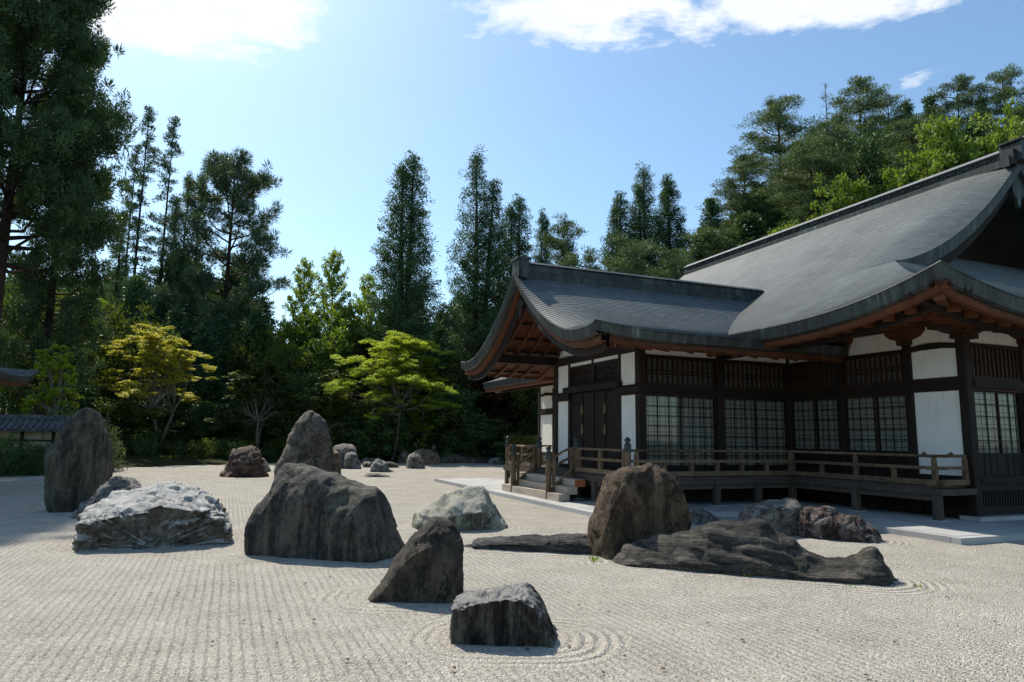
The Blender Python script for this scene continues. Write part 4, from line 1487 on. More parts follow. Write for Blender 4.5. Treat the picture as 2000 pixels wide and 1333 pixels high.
def rock_mesh(spec, mat, N=84, M=26, p=2.6, fx=.62, zf=.66, zb=.5, amp=.05, freq=2.2, strata=None, samp=.03, crack=.0, seed=0, q=2.2, facet=0.0, ff=(2, 2, 2), tilt=.25, ridge=1.0):
    """a closed boulder whose side view is the given outline; sliced front to back, then roughened"""
    out = np.array(spec[4], float)
    D = spec[3]
    # even spacing along the outline
    seg = np.hypot(*np.diff(out, axis=0).T)
    t = np.concatenate([[0], np.cumsum(seg)])
    tt = np.linspace(0, t[-1], N)
    ox = np.interp(tt, t, out[:, 0])
    oz = np.interp(tt, t, out[:, 1])
    for _ in range(2):
        ox[1:-1] = .5 * ox[1:-1] + .25 * (ox[:-2] + ox[2:])
        oz[1:-1] = .5 * oz[1:-1] + .25 * (oz[:-2] + oz[2:])
    cx = (ox[0] + ox[-1]) / 2
    oz = np.concatenate([[-.12], oz, [-.12]])
    ox = np.concatenate([[ox[0]], ox, [ox[-1]]])
    rows = []
    K = 9
    ts = -np.cos(np.linspace(0, math.pi, M)) * 1.0
    zmax = oz.max()
    for k_ in range(K):                       # front face, from its foot outwards
        s = (k_ + .02) / K
        bul = .06 * D * (1 - s)
        rows.append((s * fx, s * zf, -D - bul * 0.6))
    for t_ in ts:
        a = max(0.0, 1 - abs(t_) ** p) ** (1 / p)
        sx = fx + (1 - fx) * a
        zz = zf if t_ < 0 else zb
        sz = zz + (1 - zz) * max(0.0, 1 - abs(t_) ** q)
        rows.append((sx, sz, t_ * D))
    for k_ in reversed(range(K)):
        s = (k_ + .02) / K
        rows.append((s * fx, s * zb, D))
    n = len(ox)
    V = np.zeros((len(rows), n, 3))
    for i, (sx, sz, y) in enumerate(rows):
        V[i, :, 0] = cx + (ox - cx) * sx
        V[i, :, 2] = np.where(oz > 0, oz * sz, oz)
        V[i, :, 1] = y
    V = V.reshape(-1, 3)
    ii, jj = np.meshgrid(np.arange(len(rows) - 1), np.arange(n - 1), indexing='ij')
    a = (ii * n + jj).ravel()
    Q = np.stack([a, a + 1, a + n + 1, a + n], -1)
    me = fast_mesh('rock', V, Q, mat)
    nor = np.zeros(len(V) * 3, np.float32)
    me.vertex_normals.foreach_get('vector', nor)
    nor = nor.reshape(-1, 3)
    size = max(out[:, 0].max() - out[:, 0].min(), zmax)
    off = Vector((seed * 7.3, seed * 3.1, seed * 1.7))
    st = strata
    disp = np.zeros(len(V))
    for i, co in enumerate(V):
        P = Vector(co)
        d = amp * mnoise.fractal(P * freq + off, .8, 2.1, 5)
        # broad chipped facets
        d += ridge * amp * .55 * (1 - 2.2 * abs(mnoise.noise(P * freq * 1.7 + off * 2)))
        d += ridge * amp * .3 * (1 - 2.2 * abs(mnoise.noise(P * freq * 4.1 + off)))
        if st is not None:
            w = Vector((P.x * st[0] + .25 * mnoise.noise(P * 1.5 + off), P.y * st[1], P.z * st[2] + st[3] * P.x))
            d += samp * (abs(mnoise.noise(w + off)) * 2.2 - .7) + samp * .5 * mnoise.noise(w * 2.3 + off)
        if crack > 0:
            dd = mnoise.voronoi(P * freq * 1.1 + off)[0]
            d -= crack * max(0.0, 1 - (dd[1] - dd[0]) / .16)
        if facet > 0:
            # broken faces: each cell of stone has its own height and tilt
            wob = mnoise.noise_vector(P * 3.0 + off) * .12
            for lv, sc in ((1.0, 1.0), (.45, 2.3)):
                Pq = Vector(((P.x + wob.x) * ff[0] * sc, (P.y + wob.y) * ff[1] * sc, (P.z + wob.z) * ff[2] * sc)) + off
                c0 = mnoise.voronoi(Pq)[1][0]
                rv = mnoise.noise_vector(c0 * 9.7)
                rel = Pq - c0
                d += facet * lv * (rv.x * 1.2 + tilt * 4 * rel.dot(mnoise.noise_vector(c0 * 5.3 + Vector((4, 4, 4)))))
        disp[i] = d
    disp -= disp.mean() + .012
    keep = np.clip((V[:, 2] + .1) / .12, 0, 1)
    V2 = V + nor * (disp * (.25 + .75 * keep))[:, None]
    me.vertices.foreach_set('co', V2.astype(np.float32).ravel())
    me.polygons.foreach_set('use_smooth', [True] * len(me.polygons))
    me.update()
    return me


RK = {
    'upright_dark': ('upright', dict(p=2.2, fx=.55, zf=.6, zb=.5, amp=.05, freq=1.4, ridge=.4, strata=(3, 3, .5, 0), samp=.03, facet=.025, ff=(2, 2, 1.2), N=110, M=36), 'tall dark upright rock standing beside the low white rock'),
    'grey_behind': ('greywhite', dict(fx=.6, zf=.5, amp=.04, freq=2.6, ridge=.5, facet=.06, ff=(3, 3, 3.5), N=90, M=30), 'small grey veined rock squeezed between the dark upright rock and the white rock'),
    'white': ('white', dict(p=3.6, fx=.88, zf=.64, zb=.6, q=1.15, amp=.03, freq=1.5, ridge=.4, strata=(1.2, 2.6, 6, 1.0), samp=.035, facet=.055, ff=(2.2, 3.4, 7), N=170, M=80), 'broad low whitish rock with craggy folded top'),
    'brown_far': ('brown', dict(amp=.06, freq=1.0, ridge=.3, facet=.12, ff=(1.2, 1.2, 2.4), tilt=.3, zf=.35, N=90, M=34), 'red-brown lumpy rock standing alone between the white rock and the tall pointed rock'),
    'behind_brown': ('grey', dict(amp=.03, ridge=.5, facet=.05, ff=(2, 2, 2), N=40, M=14), 'small pale grey rock half hidden behind the red-brown rock'),
    'tall_pointed': ('lichen', dict(p=2.0, fx=.5, zf=.45, amp=.09, freq=1.0, ridge=.5, facet=.10, ff=(1.1, 1.1, 1.0), tilt=.3, N=100, M=36), 'tallest pointed rock with yellowish lichen behind the big dark boulder'),
    'big_dark': ('dark', dict(p=2.4, fx=.84, zf=.62, zb=.5, q=2.4, amp=.04, freq=1.5, ridge=.5, strata=(2.6, 2.6, .4, 0), samp=.028, facet=.022, ff=(1.6, 2.2, 1.4), N=150, M=54), 'biggest boulder, dark grey with streaked sheer front'),
    'slim_slab': ('greybrown', dict(amp=.03, ridge=.5, facet=.05, ff=(2, 2, 2), N=40, M=14, zf=.9, fx=.85), 'slim pale standing slab at the foot of the tall pointed rock'),
    'box_far': ('grey', dict(amp=.03, freq=1.5, zf=.8, fx=.8, ridge=.5, facet=.05, ff=(2, 2, 2), N=50, M=18), 'boxy flat-topped grey rock behind the slim standing slab'),
    'speckled_far': ('grey', dict(amp=.03, freq=2, ridge=.5, facet=.05, ff=(2, 2, 2), N=50, M=18, crack=.03), 'dark speckled rounded rock in front of the boxy grey rock'),
    'flat_far': ('grey', dict(amp=.03, ridge=.5, facet=.05, ff=(2, 2, 2), N=46, M=16), 'low flat grey rock at the back of the small rock cluster'),
    'low_far': ('grey', dict(amp=.03, ridge=.5, facet=.05, ff=(2, 2, 2), N=36, M=14), 'little square rock beside the jagged low rock'),
    'jagged_far': ('greywhite', dict(amp=.03, freq=3, ridge=.5, facet=.05, ff=(2, 2, 2), N=50, M=18, crack=.05), 'jagged low rock of black and white stone in the middle distance'),
    'dark_far': ('dark', dict(amp=.03, ridge=.5, facet=.05, ff=(2, 2, 2), N=36, M=14), 'small dark rock touching the jagged low rock on its right'),
    'flush_far': ('grey', dict(amp=.03, ridge=.5, facet=.05, ff=(2, 2, 2), N=40, M=14), 'flat stone lying almost flush with the gravel before the jagged rock'),
    'dome_far': ('greybrown', dict(amp=.03, ridge=.5, facet=.05, ff=(2, 2, 2), N=40, M=16), 'upright domed rock left of the grey-brown rounded boulder'),
    'dome_near': ('grey', dict(amp=.03, freq=2, ridge=.5, facet=.05, ff=(2, 2, 2), N=46, M=16, crack=.03), 'domed grey rock standing in front of the grey-brown rounded boulder'),
    'brown_round': ('greybrown', dict(amp=.03, freq=1.5, ridge=.5, facet=.05, ff=(2, 2, 2), N=50, M=18), 'grey-brown rounded boulder near the far edge of the gravel'),
    'pointed_far': ('grey', dict(amp=.03, ridge=.5, facet=.05, ff=(2, 2, 2), N=36, M=14), 'small pointed rock peeking above the grey-brown rounded boulder'),
    'long_far': ('grey', dict(amp=.07, freq=1.2, strata=(.6, 1, 4, 0), samp=.04, N=60, M=18), 'long low rock lying along the far edge of the gravel'),
    'ball_far': ('grey', dict(amp=.03, ridge=.5, facet=.05, ff=(2, 2, 2), N=40, M=16), 'small round rock behind the long low rock'),
    'paving_end': ('grey', dict(amp=.03, ridge=.5, facet=.05, ff=(2, 2, 2), N=40, M=16), 'small rounded rock beside the far veranda corner'),
    'pale_top': ('green', dict(p=2.4, fx=.6, zf=.42, zb=.4, q=1.15, amp=.03, freq=1.6, ridge=.4, strata=(2.6, 2.6, 1.2, 1.4), samp=.03, facet=.03, ff=(2.4, 2.4, 1.6), N=110, M=40), 'wedge-shaped rock with pale greenish sunlit top'),
    'leaning': ('lean', dict(p=2.4, fx=.7, zf=.66, zb=.45, q=2.0, amp=.03, freq=1.8, ridge=.4, strata=(2.6, 2.6, 1.6, -2.2), samp=.02, facet=.022, ff=(2.6, 2.6, 1.8), N=120, M=44), 'dark leaning rock with a long slope on its left'),
    'stump': ('stump', dict(p=4, fx=.94, zf=.86, zb=.92, q=1.2, amp=.012, freq=3, ridge=.3, strata=(6, 6, 1.2, 2.2), samp=.014, facet=.022, ff=(6, 6, 2.2), tilt=.3, N=140, M=50), 'nearest rock, splintered stump-like block with pale flat top'),
    'slab': ('slate', dict(p=3, fx=.9, zf=.62, zb=.6, amp=.02, freq=2.5, ridge=.5, strata=(1.2, 3, 16, 0), samp=.03, facet=.02, ff=(1.4, 3, 9), N=110, M=32), 'low layered blue-grey slab lying against the tall rusty rock'),
    'slab_flake': ('slate', dict(amp=.012, strata=(1.2, 3, 14, 0), samp=.012, N=40, M=14), 'thin stone flake lying at the tip of the layered slab'),
    'tall_brown': ('rust', dict(p=3.0, fx=.84, zf=.82, zb=.6, q=2.6, amp=.03, freq=1.9, ridge=.4, strata=(2.5, 2.5, .9, .8), samp=.02, facet=.04, ff=(1.8, 2.4, 1.3), tilt=.3, N=130, M=46), 'tall rusty brown rock in front of the veranda'),
    'rubble': ('greywhite', dict(amp=.03, freq=4, ridge=.5, facet=.05, ff=(2, 2, 2), N=46, M=18, crack=.03), 'small knobbly grey rock behind the tall rusty rock'),
    'serpent': ('flow', dict(p=2.0, fx=.9, zf=.22, zb=.3, q=1.6, amp=.035, freq=1.4, ridge=.5, strata=(.7, 2.4, 6.5, 1.1), samp=.04, facet=.012, ff=(1, 2.4, 4), N=170, M=46), 'long low wavy rock with a humped back and raised tail'),
    'grey_block': ('grey', dict(p=3, fx=.8, zf=.8, zb=.7, amp=.03, freq=2.2, ridge=.5, N=80, M=30, facet=.045, ff=(2.4, 2.4, 2.0)), 'squarish grey rock beside the reddish rock'),
    'red': ('red', dict(p=2.4, fx=.8, zf=.5, zb=.5, q=1.8, amp=.03, freq=3, ridge=.4, facet=.05, ff=(4.5, 4.5, 3.5), tilt=.35, N=130, M=44), 'purple-red pebbly rock by the paving corner'),
}


SLIM = {'big_dark': (.93, .07), 'tall_brown': (.92, -.07), 'upright_dark': (.94, .06), 'tall_pointed': (.94, .08), 'leaning': (.97, .02)}


def make_rocks():
    for i, r_ in enumerate(ROCKS):
        mk, kw, label = RK[r_[0]]
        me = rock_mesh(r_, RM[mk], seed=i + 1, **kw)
        o = link('rock', me, None, (r_[1][0], r_[1][1], 0), R(r_[2]))
        if r_[0] == 'ball_far':
            o.location = (-3.6, 54.4, .42)
            o.scale = (.74,) * 3
        elif r_[0] == 'pointed_far':
            o.location = (-5.95, 52.6, .2)
            o.scale = (.86,) * 3
        if r_[0] in SLIM:
            sx, mv = SLIM[r_[0]]
            o.scale = (sx, 1, 1)
            o.location = (o.location.x + mv, o.location.y, 0)
        tag(o, label, 'rock', 'rocks set in the raked gravel')


make_rocks()

# ------------------------------------------------------------------ trees


def leaf_quads(Cn, rad, per, L, Wd, mode, rng, outw=.6, droop=0.0):
    """per leaves round each centre; returns verts, quads, tint"""
    n = len(Cn)
    idx = np.repeat(np.arange(n), per)
    m = len(idx)
    d = rng.normal(size=(m, 3))
    d /= np.linalg.norm(d, axis=1)[:, None]
    rr = rng.random(m) ** .45
    pos = Cn[idx] + d * rad[idx] * rr[:, None]
    rv = rng.normal(size=(m, 3))
    rv /= np.linalg.norm(rv, axis=1)[:, None]
    if mode == 'flat':
        ang = rng.random(m) * 2 * math.pi
        ax = np.stack([np.cos(ang), np.sin(ang), rng.normal(0, .28, m) - droop], 1)
        sd = np.stack([-np.sin(ang), np.cos(ang), rng.normal(0, .35, m)], 1)
    elif mode == 'needle':
        ax = d * outw + rv * .55 + np.array([0, 0, .45 - droop])
        sd = np.cross(ax, rv + .01)
    else:
        ax = d * outw + rv * .9 + np.array([0, 0, .1 - droop])
        sd = np.cross(ax, rng.normal(size=(m, 3)))
    ax /= np.linalg.norm(ax, axis=1)[:, None]
    sd /= (np.linalg.norm(sd, axis=1)[:, None] + 1e-9)
    l = L * (.65 + .7 * rng.random(m))[:, None]
    w = Wd * (.65 + .7 * rng.random(m))[:, None]
    v = np.stack([pos, pos + ax * l * .45 + sd * w * .5, pos + ax * l, pos + ax * l * .45 - sd * w * .5], 1).reshape(-1, 3)
    q = np.arange(m * 4).reshape(-1, 4)
    ct = rng.random(n)
    tint = np.clip(.55 * ct[idx] + .45 * rng.random(m), 0, 1)
    return v, q, tint


class Tree:
    def __init__(self, seed):
        self.rng = np.random.default_rng(seed)
        self.t = MB()
        self.c = []
        self.r = []

    def limb(self, a, b, r0, r1, bend=.15, n=4, sag=0.0, seg=5):
        a, b = np.array(a, float), np.array(b, float)
        L = np.linalg.norm(b - a)
        off = self.rng.normal(0, bend * L * .5, 3)
        pts = []
        for i in range(n + 1):
            t = i / n
            p = a + (b - a) * t + off * math.sin(t * math.pi) + np.array([0, 0, -sag * L * math.sin(t * math.pi)])
            pts.append(p)
        self.t.tube(pts, [r0 + (r1 - r0) * i / n for i in range(n + 1)], seg, False)
        return pts

    def clump(self, p, r):
        self.c.append(np.array(p, float))
        self.r.append(np.array(r, float) if hasattr(r, '__len__') else np.array([r, r, r]))

    def meshes(self, bark, leaf, per, L, W, mode, **kw):
        tr = self.t.mesh('trunk', bark, True)
        if not self.c:
            return tr, None
        v, q, ti = leaf_quads(np.array(self.c), np.array(self.r), per, L, W, mode, self.rng, **kw)
        return tr, fast_mesh('crown', v, q, leaf, ti)


def trunk_path(T, H, r0, r1, wob=.02, n=9, lean=(0, 0), seg=8):
    rng = T.rng
    pts = []
    o = np.zeros(3)
    for i in range(n + 1):
        t = i / n
        o = o + np.array([rng.normal(0, wob * H / n), rng.normal(0, wob * H / n), 0])
        pts.append(np.array([lean[0] * t * H, lean[1] * t * H, -.3 + t * (H + .3)]) + o)
    T.t.tube(pts, [r0 + (r1 - r0) * (i / n) ** .8 for i in range(n + 1)], seg, False)

    def at(z):
        t = min(max((z + .3) / (H + .3), 0), 1) * n
        i = min(int(t), n - 1)
        return pts[i] + (pts[i + 1] - pts[i]) * (t - i)
    return at


def column_tree(seed, H=26, Rr=2.8, start=.12, nbr=260, leaf=None, per=34, tops=2, bark=None, power=.72, rag=.22, cl=.5, L=.32, W=.105, ball=0):
    """narrow cypress or cedar: upswept branches carrying dense sprays"""
    T = Tree(seed)
    rng = T.rng
    stems = [(0, 0, H)]
    if tops > 1:
        stems = [(-.3, .1, H), (.45, -.1, H * .97)] if tops == 2 else [(-.35, .1, H), (1.1, -.2, H * .9)]
    for sx, sy, h in stems:
        at = trunk_path(T, h, H * .017, .03, .006, lean=(sx / h, sy / h))
        nb = nbr // len(stems)
        for i in range(nb):
            t = (i + rng.random()) / nb
            z = h * (start + (1 - start) * t)
            prof = (1 - t) ** power * min(1, .8 + t * 1.5)
            rad = Rr * prof * (1 - rag + 2 * rag * rng.random())
            rad = max(rad, .22)
            az = i * 2.39996 + rng.normal(0, .4)
            p0 = at(z)
            up = .35 + .5 * t
            p1 = p0 + np.array([math.cos(az) * rad, math.sin(az) * rad, rad * up + rng.normal(0, .2)])
            if rad > .5:
                T.limb(p0, p1, .012 + .02 * rad, .008, .08, 3, .12, 4)
            nc = max(2, int(rad / .36))
            for j in range(nc):
                f = .42 + .64 * (j + rng.random()) / nc
                pc = p0 + (p1 - p0) * f + rng.normal(0, .12, 3)
                T.clump(pc, cl * (.6 + .6 * rng.random()) * np.array([1, 1, 1.15]))
            for j in range(ball):
                T.clump(p1 + rng.normal(0, .55, 3) * np.array([1, 1, .8]), cl * (.5 + .6 * rng.random()))
    return T.meshes(bark or M_BARK, leaf or L_CEDAR, per, L, W, 'needle')


def sparse_tree(seed, H=28, Rr=1.9):
    T = Tree(seed)
    rng = T.rng
    at = trunk_path(T, H, .24, .03, .008)
    n = 74
    for i in range(n):
        t = (i + rng.random()) / n
        z = H * (.34 + .65 * t)
        rad = Rr * (1 - t) ** .45 * (.5 + .7 * rng.random()) * (.55 + .45 * min(1, t * 3))
        az = rng.random() * 2 * math.pi
        p0 = at(z)
        p1 = p0 + np.array([math.cos(az) * rad, math.sin(az) * rad, rad * (.1 - .3 * (1 - t)) + .1])
        T.limb(p0, p1, .028, .007, .1, 3, .1, 4)
        for f in (.45, .65, .8, .95, 1.05):
            if rng.random() < .85:
                T.clump(p0 + (p1 - p0) * f + rng.normal(0, .1, 3) + np.array([0, 0, .05]), np.array([.34, .34, .16]) * (.6 + .6 * rng.random()))
    return T.meshes(M_BARK, L_CEDAR, 30, .22, .07, 'needle')


def round_pine(seed, H=22, Rr=4.6, start=.42):
    """tall pine with radiating limbs that end in bristly tufts"""
    T = Tree(seed)
    rng = T.rng
    at = trunk_path(T, H * .93, .36, .06, .012)
    n = 34
    for i in range(n):
        t = (i + .5 * rng.random()) / n
        z = H * (start + (.93 - start) * t)
        rad = Rr * (math.sin(math.pi * (.22 + .72 * t)) ** .8) * (.65 + .5 * rng.random())
        az = i * 2.4 + rng.normal(0, .3)
        p0 = at(z)
        up = .25 + .75 * t
        p1 = p0 + np.array([math.cos(az) * rad, math.sin(az) * rad, rad * up])
        T.limb(p0, p1, .035 + .012 * rad, .02, .1, 5, .1)
        for j in range(10):
            f = .45 + .6 * rng.random()
            b0 = p0 + (p1 - p0) * f
            dv = rng.normal(0, 1, 3)
            dv[2] = abs(dv[2]) * .8
            b1 = b0 + dv / np.linalg.norm(dv) * (.5 + .8 * rng.random())
            T.limb(b0, b1, .016, .008, .1, 2, 0, 4)
            for f2 in (.6, 1.0):
                T.clump(b0 + (b1 - b0) * f2 + rng.normal(0, .1, 3), .20 * (.7 + .6 * rng.random()))
    return T.meshes(M_BARK, L_PINE, 60, .46, .05, 'needle', outw=1.3)


def layered_pine(seed, H=15, Rr=4.0, start=.3, leaf=None, layers=13, bark=None, per=30):
    """pine with flat tiers of foliage and reddish crooked limbs"""
    T = Tree(seed)
    rng = T.rng
    at = trunk_path(T, H * .95, H * .018, .05, .03)
    for i in range(layers):
        t = i / (layers - 1)
        z = H * (start + (.95 - start) * t)
        rad0 = Rr * (.98 - .5 * t ** 2.6) * (.6 + .55 * rng.random())
        k_ = 4 if t < .9 else 3
        a0 = rng.random() * 6.28
        for b in range(k_):
            az = a0 + b * 6.28 / k_ + rng.normal(0, .35)
            rad = rad0 * (.7 + .5 * rng.random())
            p0 = at(z + rng.normal(0, .25))
            p1 = p0 + np.array([math.cos(az) * rad, math.sin(az) * rad, rad * (.02 + .35 * t) + rng.normal(0, .15)])
            T.limb(p0, p1, .03 + .012 * rad, .018, .16, 5, -.05)
            nt = int(7 + rad * 4.0)
            for j in range(nt):
                f = .32 + .72 * rng.random()
                side = rng.normal(0, .26 * rad)
                pc = p0 + (p1 - p0) * f + np.array([-math.sin(az) * side, math.cos(az) * side, .12 + rng.normal(0, .16)])
                T.clump(pc, np.array([.56, .56, .14]) * (.65 + .7 * rng.random()))
    T.clump(at(H * .95), np.array([.6, .6, .35]))
    return T.meshes(bark or M_BARK_RED, leaf or L_HILL, per, .24, .06, 'needle', outw=.8)


def cone_tree(seed, H=16, Rr=3.0, leaf=None):
    T = Tree(seed)
    rng = T.rng
    at = trunk_path(T, H, .22, .03, .006)
    n = 150
    for i in range(n):
        t = (i + rng.random()) / n
        z = H * (.06 + .93 * t)
        rad = Rr * (1 - t) ** .72 * (.75 + .4 * rng.random()) + .12
        az = i * 2.39996
        p0 = at(z)
        p1 = p0 + np.array([math.cos(az) * rad, math.sin(az) * rad, rad * (.15)])
        T.limb(p0, p1, .03, .01, .06, 3, .08, 4)
        nc = max(2, int(rad / .36))
        for j in range(nc):
            f = .4 + .64 * (j + rng.random()) / nc
            T.clump(p0 + (p1 - p0) * f + rng.normal(0, .1, 3), np.array([.42, .42, .36]) * (.7 + .5 * rng.random()))
    return T.meshes(M_BARK, leaf or L_CEDAR, 32, .30, .12, 'needle', droop=.25)


def broad_tree(seed, H=12, Rr=3.6, start=.25, leaf=None, nl=26, per=60, L=.26, W=.15, mode='leaf', bark=None, flat=.62, spread=1.0, r0=.2):
    T = Tree(seed)
    rng = T.rng
    at = trunk_path(T, H * .8, r0, .05, .025)
    for i in range(nl):
        t = (i + rng.random()) / nl
        z = H * (start + (.8 - start) * t)
        az = i * 2.4 + rng.normal(0, .3)
        rad = Rr * math.sin(math.pi * (.25 + .62 * t)) ** .9 * (.55 + .55 * rng.random()) * spread
        p0 = at(z * .85)
        p1 = np.array([p0[0] + math.cos(az) * rad, p0[1] + math.sin(az) * rad, z + H * .12 + .3 * rng.normal()])
        T.limb(p0, p1, .05 + .012 * rad, .02, .12, 5)
        for j in range(8):
            f = .45 + .6 * rng.random()
            pc = p0 + (p1 - p0) * f + rng.normal(0, .42, 3)
            rr = .55 * (.6 + .7 * rng.random())
            T.clump(pc, np.array([rr, rr, rr * flat]))
            T.limb(p0 + (p1 - p0) * min(f, 1), pc, .018, .006, .1, 2, 0, 4)
    return T.meshes(bark or M_BARK, leaf or L_BROAD, per, L, W, mode)


def ginkgo_tree(seed, H=19, Rr=3.2):
    T = Tree(seed)
    rng = T.rng
    at = trunk_path(T, H, .22, .03, .008)
    for i in range(46):
        t = (i + rng.random()) / 46
        z = H * (.2 + .76 * t)
        az = i * 2.4
        rad = Rr * (1 - t) ** .6 * (.7 + .5 * rng.random()) + .3
        p0 = at(z)
        p1 = p0 + np.array([math.cos(az) * rad, math.sin(az) * rad, rad * .9])
        pts = T.limb(p0, p1, .045, .012, .05, 4, .05, 4)
        n = int(5 + rad * 5)
        for j in range(n):
            f = .2 + .85 * (j + rng.random()) / n
            T.clump(p0 + (p1 - p0) * f + rng.normal(0, .13, 3), .24 * (.7 + .6 * rng.random()))
    return T.meshes(M_BARK, L_GINKGO, 26, .18, .13, 'leaf')


def maple_tree(seed, H=9, Rr=4.5, stems=3, leaf=None, bark=None, pads=46, lay=.12, base=.36, per=95, bare=0, sx=0.0, L=.15, W=.095, dens=1.0):
    """garden maple: pale stems, forked limbs and flat sprays of small leaves in tiers"""
    T = Tree(seed)
    rng = T.rng
    forks = []
    for s in range(stems):
        a = 6.28 * s / max(stems, 1) + .5
        b0 = np.array([.28 * math.cos(a) * (stems > 1), .28 * math.sin(a) * (stems > 1), -.2])
        top = np.array([Rr * .28 * math.cos(a) + sx, Rr * .28 * math.sin(a), H * base * (.9 + .35 * rng.random())])
        T.limb(b0, top, .13 if stems > 1 else .19, .085, .12, 6, 0, 8)
        forks.append(top)
    lob = rng.random(4) * 6.28
    for i in range(pads):
        f0 = forks[i % len(forks)]
        az = i * 2.39996 + rng.normal(0, .3)
        zz = H * (base + .04 + (.96 - base) * rng.random() ** .9)
        hh = max(0, (zz / H - base) / (1 - base))
        lump = 1 + .22 * math.sin(az * 2 + lob[0]) + .16 * math.sin(az * 3 + lob[1] + hh * 4)
        rad = Rr * lump * math.sqrt(max(.05, 1 - hh ** 1.5)) * (.25 + .75 * rng.random() ** .55)
        p1 = np.array([math.cos(az) * rad + sx, math.sin(az) * rad, zz])
        mid = f0 + (p1 - f0) * .5 + np.array([0, 0, -.05 * H * rng.random()]) + rng.normal(0, .2, 3)
        T.limb(f0, mid, .06, .04, .1, 3, 0, 5)
        T.limb(mid, p1, .04, .014, .1, 3, 0, 5)
        outv = np.array([math.cos(az), math.sin(az)])
        for s in range(rng.integers(3, 6)):
            rp = (.38 + .4 * rng.random()) * Rr / 4.5
            pc = p1 + np.array([*(rng.normal(0, .55, 2) * Rr / 4.5), rng.normal(-.1, .26)])
            T.limb(p1, pc, .012, .006, .1, 2, 0, 4)
            slope = -.12 - .25 * rng.random()
            for j in range(int(5 * dens)):
                q = rng.normal(0, .6, 2) * rp
                T.clump(pc + np.array([q[0], q[1], slope * float(q @ outv) - .12 * (q @ q) / rp + rng.normal(0, .04)]), np.array([.34, .34, lay]) * (.6 + .6 * rng.random()) * Rr / 4.5)
    for i in range(bare):
        az = math.pi + rng.normal(0, .5) if i % 2 else rng.normal(0, .7)
        f0 = forks[i % len(forks)]
        p1 = f0 + np.array([math.cos(az) * Rr * (.8 + .4 * rng.random()), rng.normal(0, .8) - .6, rng.normal(.2, .5)])
        pts = T.limb(f0, p1, .06, .02, .2, 6, 0, 5)
        for j in range(5):
            b0 = pts[2 + j % 4]
            T.limb(b0, b0 + np.array([math.cos(az) * .9, rng.normal(0, .5), rng.normal(.3, .5)]), .02, .005, .25, 4, 0, 4)
    return T.meshes(bark or M_BARK_PALE, leaf or L_MAPLE, per, L, W, 'flat', droop=.1)


def shrub(seed, H=1.2, Rr=1.2, leaf=None, n=70, per=46, L=.13, W=.06, cl=.26, mode='leaf'):
    T = Tree(seed)
    rng = T.rng
    for i in range(n):
        d = rng.normal(size=3)
        d[2] = abs(d[2])
        d /= np.linalg.norm(d)
        f = .55 + .5 * rng.random()
        p = np.array([d[0] * Rr * f, d[1] * Rr * f, d[2] * H * .85 * f + .1])
        T.clump(p, cl * (.6 + .7 * rng.random()))
        if i % 3 == 0:
            T.limb((d[0] * .1, d[1] * .1, -.1), p, .02, .006, .12, 3, 0, 4)
    return T.meshes(M_BARK, leaf or L_EVER, per, L, W, mode)


def dead_tree(seed, H=18):
    T = Tree(seed)
    rng = T.rng
    at = trunk_path(T, H, .22, .03, .012)
    for i in range(40):
        t = .35 + .63 * (i + rng.random()) / 40
        az = rng.random() * 6.28
        rad = 1.6 * (1 - t) ** .5 * (.5 + .7 * rng.random()) + .25
        p0 = at(H * t)
        p1 = p0 + np.array([math.cos(az) * rad, math.sin(az) * rad, rad * .5])
        pts = T.limb(p0, p1, .035, .008, .2, 4, 0, 4)
        for j in range(3):
            b0 = pts[1 + j]
            T.limb(b0, b0 + rng.normal(0, .3, 3) + np.array([0, 0, .25]), .014, .004, .2, 2, 0, 3)
    return T.meshes(M_BARK_GREY, None, 0, 0, 0, 'leaf')


# meshes shared by alike trees: (trunk, crown, height, half width)
PROTO = {}


def proto(kind, maker, H, Rr, **kw):
    tr, cr = maker(H=H, **({'Rr': Rr} if Rr else {}), **kw)
    PROTO[kind] = (tr, cr, H, Rr or 1.6)


proto('giant', column_tree, 29, 5.6, seed=11, start=.31, nbr=130, leaf=L_GIANT, per=80, tops=1, power=.7, rag=.4, cl=.42, L=.30, W=.06, ball=15)
proto('giant2', column_tree, 26, 3.2, seed=12, start=.12, nbr=150, leaf=L_GIANT, per=66, tops=1, power=.8, rag=.3, cl=.36, L=.26, W=.06, ball=4)
proto('column', column_tree, 26, 2.9, seed=21, start=.05, tops=2, nbr=420, power=.62, per=40, rag=.13, cl=.36, L=.20, W=.062)
proto('column2', column_tree, 26, 3.4, seed=22, start=.05, tops=3, nbr=420, power=.74, rag=.16, per=40, cl=.36, L=.20, W=.062)
proto('narrow', column_tree, 20, 1.25, seed=23, tops=1, nbr=130, start=.12, power=.5, rag=.3, cl=.34, per=38, L=.2, W=.06)
proto('forest', column_tree, 16, 2.5, seed=24, tops=1, nbr=130, per=30, start=.24, power=.55, rag=.35, cl=.62, L=.4, W=.16)
proto('forest2', column_tree, 17, 2.2, seed=25, tops=1, nbr=120, per=30, start=.34, power=.5, rag=.4, cl=.6, L=.4, W=.16)
proto('sparse', sparse_tree, 28, 1.9, seed=31)
proto('bigpine', round_pine, 22, 4.6, seed=41, start=.36)
proto('layer', layered_pine, 15, 3.4, seed=42, leaf=L_HILL, start=.35, per=46)
proto('hillpine', layered_pine, 18, 4.0, seed=43, start=.16, layers=15, per=52)
proto('hillpine2', layered_pine, 16, 3.8, seed=47, start=.08, layers=16, per=52)
proto('cone', cone_tree, 16, 2.8, seed=44)
proto('broad', broad_tree, 12, 3.4, seed=45, start=.15, nl=30)
